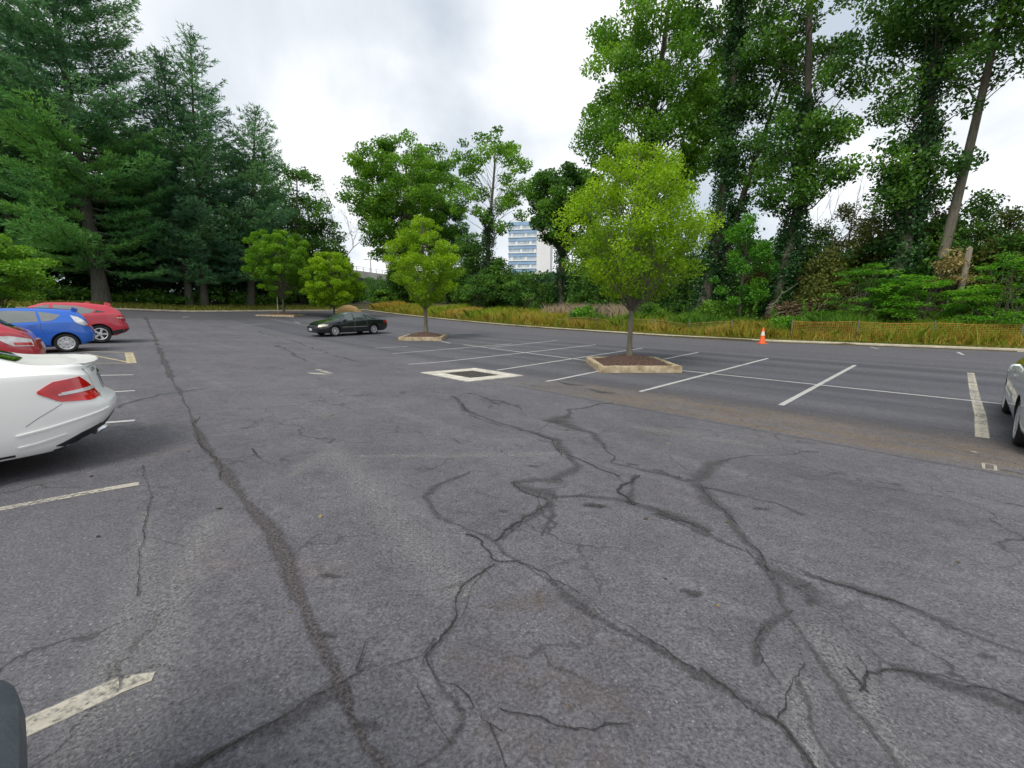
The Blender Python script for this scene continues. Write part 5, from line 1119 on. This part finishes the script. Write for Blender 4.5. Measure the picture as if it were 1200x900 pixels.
mass('undergrowth_shade', [(1330, 40, None, 245), (1200, 40, None, 248), (1060, 41, None, 255), (940, 41, None, 262), (840, 42, None, 262), (740, 43, None, 275), (650, 44, None, 320), (590, 46, None, 326), (520, 47, None, 310), (450, 50, None, 325)], 52000, 0.5, 'wood', 202, 7, (0.0, 0.5), lump=1.6, power=1.15)
mass('far_wood', [(1500, 75, None, 312), (1200, 75, None, 312), (900, 80, None, 314), (700, 85, None, 326), (560, 90, None, 330), (480, 95, None, 332), (440, 100, None, 338), (400, 110, None, 345)], 16000, 1.1, 'wood', 206, 5, (0.1, 0.7), lump=2.0, power=1.0)
mass('far_wood', [(-200, None, 100, 200), (0, None, 100, 200), (200, None, 100, 220), (330, None, 105, 260), (380, None, 108, 318), (420, None, 112, 340)], 16000, 1.1, 'wood', 207, 5, (0.1, 0.6), lump=2.6, power=1.0)
mass('woodland', [(-120, None, 66, 190), (0, None, 67, 190), (100, None, 67, 185), (200, None, 67, 190), (290, None, 67, 215), (350, None, 68, 245), (385, None, 70, 285), (405, None, 74, 316)], 90000, 0.46, 'wood', 203, 11, (0.0, 0.6), lump=1.9, power=1.05)
mass('woodland_floor_plants', [(-120, None, 60, 335), (0, None, 60.5, 338), (120, None, 60.5, 340), (200, None, 60, 343), (270, None, 60, 338), (330, None, 60, 340), (370, None, 61, 330), (402, 32, None, 336)], 26000, 0.28, 'wood_mid', 204, 4, (0.2, 1.0), lump=0.8)
mass('woodland', [(-6, -17, 9), (20, -18, 12), (45, -19, 15), (60, -18, 16), (64, -10, 15), (65, -3, 14)], 26000, 0.6, 'wood', 205, 8, (0.0, 0.6), lump=2.0, power=0.95)

def blades(name, n, u0, u1, d0, d1, h0, h1, w, mat, seed, tonef, hf=None):
    rng = np.random.default_rng(seed); u = rng.uniform(u0, u1, n); d = rng.uniform(d0, d1, n)
    pos = np.array([(lambda X: (X[0], X[1], gz(*X) - 0.03))(xy(a, vk(a) + b)) for a, b in zip(u, d)])
    h = rng.uniform(h0, h1, n)*(np.array([hf(a, b) for a, b in zip(u, d)]) if hf else 1)
    a = rng.uniform(0, 2*PI, n); S = np.stack([np.cos(a), np.sin(a), np.zeros(n)], 1)*w*rng.uniform(0.6, 1.3, n)[:, None]
    ln = np.stack([rng.normal(0, 0.28, n), rng.normal(0, 0.28, n), np.ones(n)], 1)*h[:, None]; mid = pos + ln*0.55
    tipp = pos + ln + np.stack([rng.normal(0, 0.25, n), rng.normal(0, 0.25, n), -0.12*np.ones(n)], 1)*h[:, None]
    V = np.stack([pos - S*0.5, pos + S*0.5, mid + S*0.4, tipp, mid - S*0.4], 1)
    T = np.clip(np.array([tonef(a, b) for a, b in zip(u, d)]) + rng.normal(0, 0.15, n), 0, 1)
    return tag(quads(name, V, T, M[mat], nv=5), kind='stuff')
wv = lambda a, k=1.0, p=0.0: 0.5 + 0.5*math.sin(a*k + p + 1.7*math.sin(a*0.31 + p))
blades('dry_grass', 36000, -12, 24, 0.9, 4.0, 0.35, 0.95, 0.028, 'drygrass', 301, lambda a, b: 0.3 + 0.5*wv(a*1.3, 1.1), lambda a, b: 0.6 + 0.4*wv(a, 0.8, 2))
blades('dry_grass_far', 18000, 24, 56, 0.9, 4.5, 0.6, 1.3, 0.06, 'drygrass', 302, lambda a, b: 0.35 + 0.5*wv(a*1.3, 0.8), lambda a, b: 0.45 + 0.55*wv(a, 0.5, 1))
blades('green_grass', 46000, -12, 56, 0.9, 6.0, 0.4, 1.4, 0.05, 'greengrass', 303, lambda a, b: 0.3 + 0.5*wv(a, 0.7, 3), lambda a, b: 0.5 + 0.5*wv(a, 0.45, 0.5))
blades('weeds', 34000, -12, 22, 1.5, 6.5, 0.5, 1.6, 0.045, 'weed', 304, lambda a, b: 0.3 + 0.5*wv(a, 1.7, 3), lambda a, b: 0.5 + 0.5*wv(a, 1.2, 0.5))
blades('verge_grass', 26000, -14, 56, 0.12, 1.0, 0.05, 0.14, 0.05, 'lawn', 305, lambda a, b: 0.35 + 0.4*wv(a, 1.0, 3))
blades('seed_heads', 1500, 19, 27, 3.0, 6.0, 1.5, 2.0, 0.05, 'plume', 306, lambda a, b: 0.5)
def end_blades():
    rng = np.random.default_rng(307); n = 9000; v = rng.uniform(-12, 27, n); u = U_END + rng.uniform(0.15, 4.0, n); P = []
    for a, b in zip(u, v): X = xy(a, b); P.append((X[0], X[1], gz(*X) - 0.02))
    P = np.array(P); h = rng.uniform(0.08, 0.35, n); an = rng.uniform(0, 2*PI, n); S = np.stack([np.cos(an), np.sin(an), 0*an], 1)*0.08; ln = np.stack([rng.normal(0, .4, n), rng.normal(0, .4, n), np.ones(n)], 1)*h[:, None]
    V = np.stack([P - S, P + S, P + ln*0.6 + S*0.6, P + ln, P + ln*0.6 - S*0.6], 1); tag(quads('end_grass', V, rng.uniform(0, 0.8, n), M['lawn'], nv=5), kind='stuff')
end_blades()

# tall single weeds behind the netting
def weed_mesh(seed):
    rng = np.random.default_rng(seed); H = 1.0; m = MB(); m.tube([(0, 0, 0), (0.02, 0.01, 0.5), (0.0, 0.02, 1.0)], [0.014, 0.010, 0.004], 5, False); P = []
    for z in np.linspace(0.1, 1.0, 22):
        for k in range(5):
            a = rng.uniform(0, 2*PI); r = 0.20*(1.08 - z)*rng.uniform(0.5, 1.2) + 0.03; P.append((math.cos(a)*r, math.sin(a)*r, z + rng.normal(0, .02)))
    V = leaf_quads(rng, np.array(P), 0.13, 0.5, 0.2, 0.4); return m.mesh('stem'), V, rng
sm_, WV, rng = weed_mesh(9); sm_.materials.append(M['weed']); first = None
for i, (px, d, ty_) in enumerate([(875, 3.6, 362), (884, 3.8, 355), (905, 3.4, 360), (912, 3.9, 364), (940, 4.0, 352), (946, 3.6, 360), (954, 4.2, 356), (997, 3.8, 360), (1020, 3.9, 364), (1028, 4.3, 358), (800, 4.2, 358), (815, 4.0, 362), (1140, 3.8, 366), (1160, 4.0, 362), (1186, 3.9, 364)]):
    x, y = at_px(px, v=vk(5) + d); h = max(0.9, top_z(ty_, y) - gz(x, y))
    if first is None:
        r = place_tree('tall_weed', 'tall leafy weed spike standing behind the netting', 'weed', x, y, 'tall weed spikes behind the netting')
        o1 = bpy.data.objects.new('stem', sm_); COL.objects.link(o1); o1.parent = r; o2 = quads('leaves', WV, rng.uniform(0, 0.8, len(WV)), M['weed'], r); first = (r, o1, o2)
    else:
        r = first[0].copy(); COL.objects.link(r); r.location = (x, y, gz(x, y) - 0.05)
        for o in first[1:]: q = o.copy(); COL.objects.link(q); q.parent = r
    r.scale = (0.8*h**0.5 + 0.2, 0.8*h**0.5 + 0.2, h); r.rotation_euler = (0.05*math.sin(i), 0.06*math.cos(2*i), i*1.1)

# ------------------------------------------------------------------ fences, mound, tower, bridge
def net_fence(name, label, us_, d, h, mat, nposts, cell, hook, sag=0.0):
    u0, u1 = us_; a = xy(u0, vk(u0) + d(u0)); r = empty(name, (a[0], a[1], gz(*a))); tag(r, label, 'fence'); L0 = Vector(r.location)
    def P(u, s):
        X = xy(u, vk(u) + d(u)); return Vector((X[0], X[1], gz(*X) + s*hook(u))) - L0
    m = MB(); n = max(8, int(abs(u1-u0)/0.35)); U = np.linspace(u0, u1, n); rows = int(h/cell) + 1
    for k in range(rows):
        s = 0.05 + (h - 0.05)*k/(rows-1); m.tube([P(u, s) for u in U], 0.005 if 0 < k < rows-1 else 0.010, 4, False)
    for u in np.arange(u0, u1, cell*1.0): m.tube([P(u, 0.05), P(u, h)], 0.0042, 4, False)
    m.build('netting', mat, r)
    for u in np.linspace(u0, u1, nposts):
        p = MB(); b = P(u, 0); p.tube([b, b + Vector((0.01, 0, h*1.16))], 0.026, 8); p.box(b.x-0.04, b.x+0.04, b.y-0.008, b.y+0.008, b.z+h*0.9, b.z+h*0.94); p.build('post', M['post'], r, 40)
    return r
net_fence('netting_fence', 'orange plastic netting fence on steel posts in front of the dry grass at the right', (-13, 6.5), lambda u: 1.05, 0.95, M['net'], 8, 0.085, lambda u: 1.0 + 0.03*math.sin(u*2))
net_fence('sagging_fence', 'sagging brown netting fence beyond the largest lime green tree', (9.5, 25), lambda u: 1.1, 0.85, M['net_brown'], 7, 0.13, lambda u: 0.72 + 0.28*abs(math.cos((u-9.5)*0.55)))
x, y, _ = at(407, 364); x, y = spot(408, u=49); t = empty('straw_mound', (x, y, gz(x, y))); tag(t, 'tan mound of straw or sawdust behind the black sedan', 'mound')
rng = np.random.default_rng(77); V = []; F = []; n = 26
for i in range(n+1):
    for j in range(n+1):
        a, b = -1 + 2*i/n, -1 + 2*j/n; q = max(0, 1 - (a*a + b*b)); V.append((a*1.55, b*1.3, 1.05*q**0.8 + (rng.normal(0, 0.03) if q > 0 else -0.05)))
for i in range(n):
    for j in range(n): F.append((i*(n+1)+j, (i+1)*(n+1)+j, (i+1)*(n+1)+j+1, i*(n+1)+j+1))
MB().add(V, F).build('heap', M['straw'], t, 70)

bx, by = spot(612, Z=185); t = empty('apartment_tower', (bx, by, 0), math.radians(-9)); tag(t, 'blue and white high-rise tower far off between the trees', 'tower')
nfl = 11; fh = 3.05; wd = 11.6; z1 = top_z(258, by); zb0 = z1 - nfl*fh - 0.6
m = MB(); m.box(-wd/2, wd/2, 0.3, 14, zb0 - 3, z1); m.build('wall', M['tower_white'], t)
m = MB(); m.box(wd/2 + 0.02, wd/2 + 5.5, -0.6, 14.2, zb0 - 3, z1 + 1.2); m.build('end_wall', M['tower_white'], t)
for f in range(nfl):
    z = zb0 + f*fh
    m = MB(); m.box(-wd/2 - 0.3, wd/2, -0.30, 0.28, z, z + 0.26); m.build('floor_slab', M['tower_white'], t)
    m = MB(); m.box(-wd/2, wd/2 - 0.05, -0.05, 0.28, z + 1.72, z + fh - 0.01); m.build('spandrel', M['tower_blue'], t)
    for k in range(6):
        x0 = -wd/2 + 0.15 + k*1.90
        w = MB(); 
        for q in ((x0, x0+0.10), (x0+1.65, x0+1.75)): w.box(q[0], q[1], 0.02, 0.29, z + 0.28, z + 1.70)
        w.box(x0+0.10, x0+1.65, 0.02, 0.29, z + 0.28, z + 0.40)
        if (k + f) % 3 == 0: w.box(x0+0.9, x0+1.65, 0.05, 0.28, z+0.42, z+1.70)
        wo = w.build('window', M['tower_white'], t)
        MB().box(x0+0.10, x0+1.65, 0.15, 0.285, z + 0.41, z + 1.70).build('pane', M['tower_glass'], wo)
m = MB(); m.box(-3, 3, 4, 10, z1, z1 + 2.5); m.build('roof_housing', M['tower_white'], t)

P0 = spot(385, Z=105); P1 = spot(462, Z=128); zA = top_z(311, P0[1]); zB = top_z(322, P1[1])
t = empty('highway_bridge', (P0[0], P0[1], 0)); tag(t, 'pale highway bridge glimpsed through the gap in the trees', 'bridge')
d = Vector((P1[0]-P0[0], P1[1]-P0[1], zB-zA)); L = d.length; X = d.normalized(); Y = Vector((-X.y, X.x, 0)).normalized(); Zv = X.cross(Y)
Mx = Matrix((X, Y, Zv)).transposed().to_4x4(); Mx.translation = Vector((0, 0, zA))
MB().box(-40, L + 40, 0, 9, -2.0, -1.2, Mx).build('deck', M['bridge'], t); MB().box(-40, L + 40, -0.3, -0.002, -1.9, -0.2, Mx).build('parapet', M['bridge'], t)
MB().box(-40, L + 40, 0.3, 0.9, -3.6, -2.01, Mx).build('girder', M['bridge_dark'], t)
m = MB()
for i in range(int((L+80)/2.5)): m.box(-40 + i*2.5, -39.9 + i*2.5, -0.2, -0.1, -0.19, 0.75, Mx)
m.box(-40, L+40, -0.19, -0.11, 0.755, 0.83, Mx); m.box(-40, L+40, -0.19, -0.11, 0.3, 0.36, Mx); m.build('railing', M['steel'], t)
for q in (0.15, 0.62, 1.1):
    p = Mx @ Vector((L*q, 1.5, -3.6)); MB().box(p.x - 0.9, p.x + 0.9, p.y - 0.8, p.y + 0.8, -6, p.z + 0.1).build('pier', M['bridge'], t)
x, y = spot(437, Z=108); t = empty('street_lamp', (x, y, gz(x, y))); tag(t, 'thin double-armed street lamp beside the distant bridge', 'street lamp'); hz = top_z(304, y) - gz(x, y)
MB().tube([(0, 0, 0), (0, 0, hz)], [0.16, 0.10], 8).build('pole', M['steel'], t)
for s in (-1, 1):
    MB().tube([(0, 0, hz - 0.1), (s*0.6, 0, hz), (s*1.0, 0, hz)], 0.06, 6).build('arm', M['steel'], t)
    MB().box(min(s*0.9, s*1.5), max(s*0.9, s*1.5), -0.15, 0.15, hz - 0.08, hz + 0.06).build('lamp_head', M['steel'], t)

# ------------------------------------------------------------------ sky, sun, camera
SUN_EL, SUN_AZ = 54.0, 208.0      # degrees; azimuth clockwise from +Y
w = bpy.data.worlds.new('World'); SC.world = w; w.use_nodes = True; nt = w.node_tree; nt.nodes.clear()
def N(k, **kw):
    n = nt.nodes.new(k)
    for a, b in kw.items(): setattr(n, a, b)
    return n
out = N('ShaderNodeOutputWorld'); bg = N('ShaderNodeBackground'); bg.inputs[1].default_value = 0.1
sky = N('ShaderNodeTexSky', sky_type='NISHITA'); sky.sun_disc = False; sky.sun_elevation = math.radians(SUN_EL); sky.sun_rotation = math.radians(SUN_AZ)
tc = N('ShaderNodeTexCoord'); sep = N('ShaderNodeSeparateXYZ'); nt.links.new(tc.outputs['Generated'], sep.inputs[0])
zz = N('ShaderNodeMath', operation='MAXIMUM'); nt.links.new(sep.outputs[2], zz.inputs[0]); zz.inputs[1].default_value = 0.0
za = N('ShaderNodeMath', operation='ADD'); nt.links.new(zz.outputs[0], za.inputs[0]); za.inputs[1].default_value = 0.55
cmb = N('ShaderNodeCombineXYZ')
for i in (0, 1):
    dv = N('ShaderNodeMath', operation='DIVIDE'); nt.links.new(sep.outputs[i], dv.inputs[0]); nt.links.new(za.outputs[0], dv.inputs[1]); nt.links.new(dv.outputs[0], cmb.inputs[i])
mp = N('ShaderNodeMapping'); nt.links.new(cmb.outputs[0], mp.inputs[0]); mp.inputs['Location'].default_value = (2.3, 0.9, 0); mp.inputs['Scale'].default_value = (1.0, 0.75, 1)
nz = N('ShaderNodeTexNoise'); nt.links.new(mp.outputs[0], nz.inputs[0]); nz.inputs['Scale'].default_value = 1.9; nz.inputs['Detail'].default_value = 7; nz.inputs['Roughness'].default_value = 0.5; nz.inputs['Distortion'].default_value = 0.35
rp = N('ShaderNodeValToRGB'); nt.links.new(nz.outputs['Fac'], rp.inputs[0]); cr = rp.color_ramp; cr.elements.new(0.5)
for e, (p, c) in zip(cr.elements, [(0.36, (4.7, 5.3, 6.0)), (0.47, (6.6, 6.95, 7.35)), (0.57, (8.8, 8.95, 9.1))]): e.position = p; e.color = (c[0]/10, c[1]/10, c[2]/10, 1)
sc = N('ShaderNodeMix', data_type='RGBA', blend_type='MULTIPLY'); sc.inputs[0].default_value = 1; nt.links.new(rp.outputs[0], sc.inputs[6]); sc.inputs[7].default_value = (10, 10, 10, 1)
mx = N('ShaderNodeMix', data_type='RGBA'); mx.inputs[0].default_value = 0.93; nt.links.new(sky.outputs[0], mx.inputs[6]); nt.links.new(sc.outputs[2], mx.inputs[7])
nt.links.new(mx.outputs[2], bg.inputs[0]); nt.links.new(bg.outputs[0], out.inputs[0])
sl = bpy.data.lights.new('Sun', 'SUN'); sl.energy = 2.0; sl.angle = math.radians(24); sl.color = (1.0, 0.95, 0.86)
so = bpy.data.objects.new('Sun', sl); COL.objects.link(so)
el, az = math.radians(SUN_EL), math.radians(SUN_AZ); sd = Vector((math.sin(az)*math.cos(el), math.cos(az)*math.cos(el), math.sin(el)))
so.rotation_euler = sd.to_track_quat('Z', 'Y').to_euler()
cam = bpy.data.cameras.new('Camera'); cam.sensor_fit = 'HORIZONTAL'; cam.sensor_width = 36; cam.lens = F_PX/1200*36; cam.clip_start = 0.05; cam.clip_end = 3000
co = bpy.data.objects.new('Camera', cam); COL.objects.link(co); co.location = (0, 0, EYE); co.rotation_euler = (math.radians(90) - TH, 0, 0); SC.camera = co
vs = SC.view_settings; vs.view_transform = 'Standard'; vs.look = 'None'; vs.gamma = 1; vs.exposure = 0.42; vs.use_curve_mapping = False
SC.render.engine = 'CYCLES'; cy = SC.cycles; cy.max_bounces = 6; cy.diffuse_bounces = 3; cy.glossy_bounces = 3; cy.transmission_bounces = 3; cy.transparent_max_bounces = 24; cy.use_denoising = True
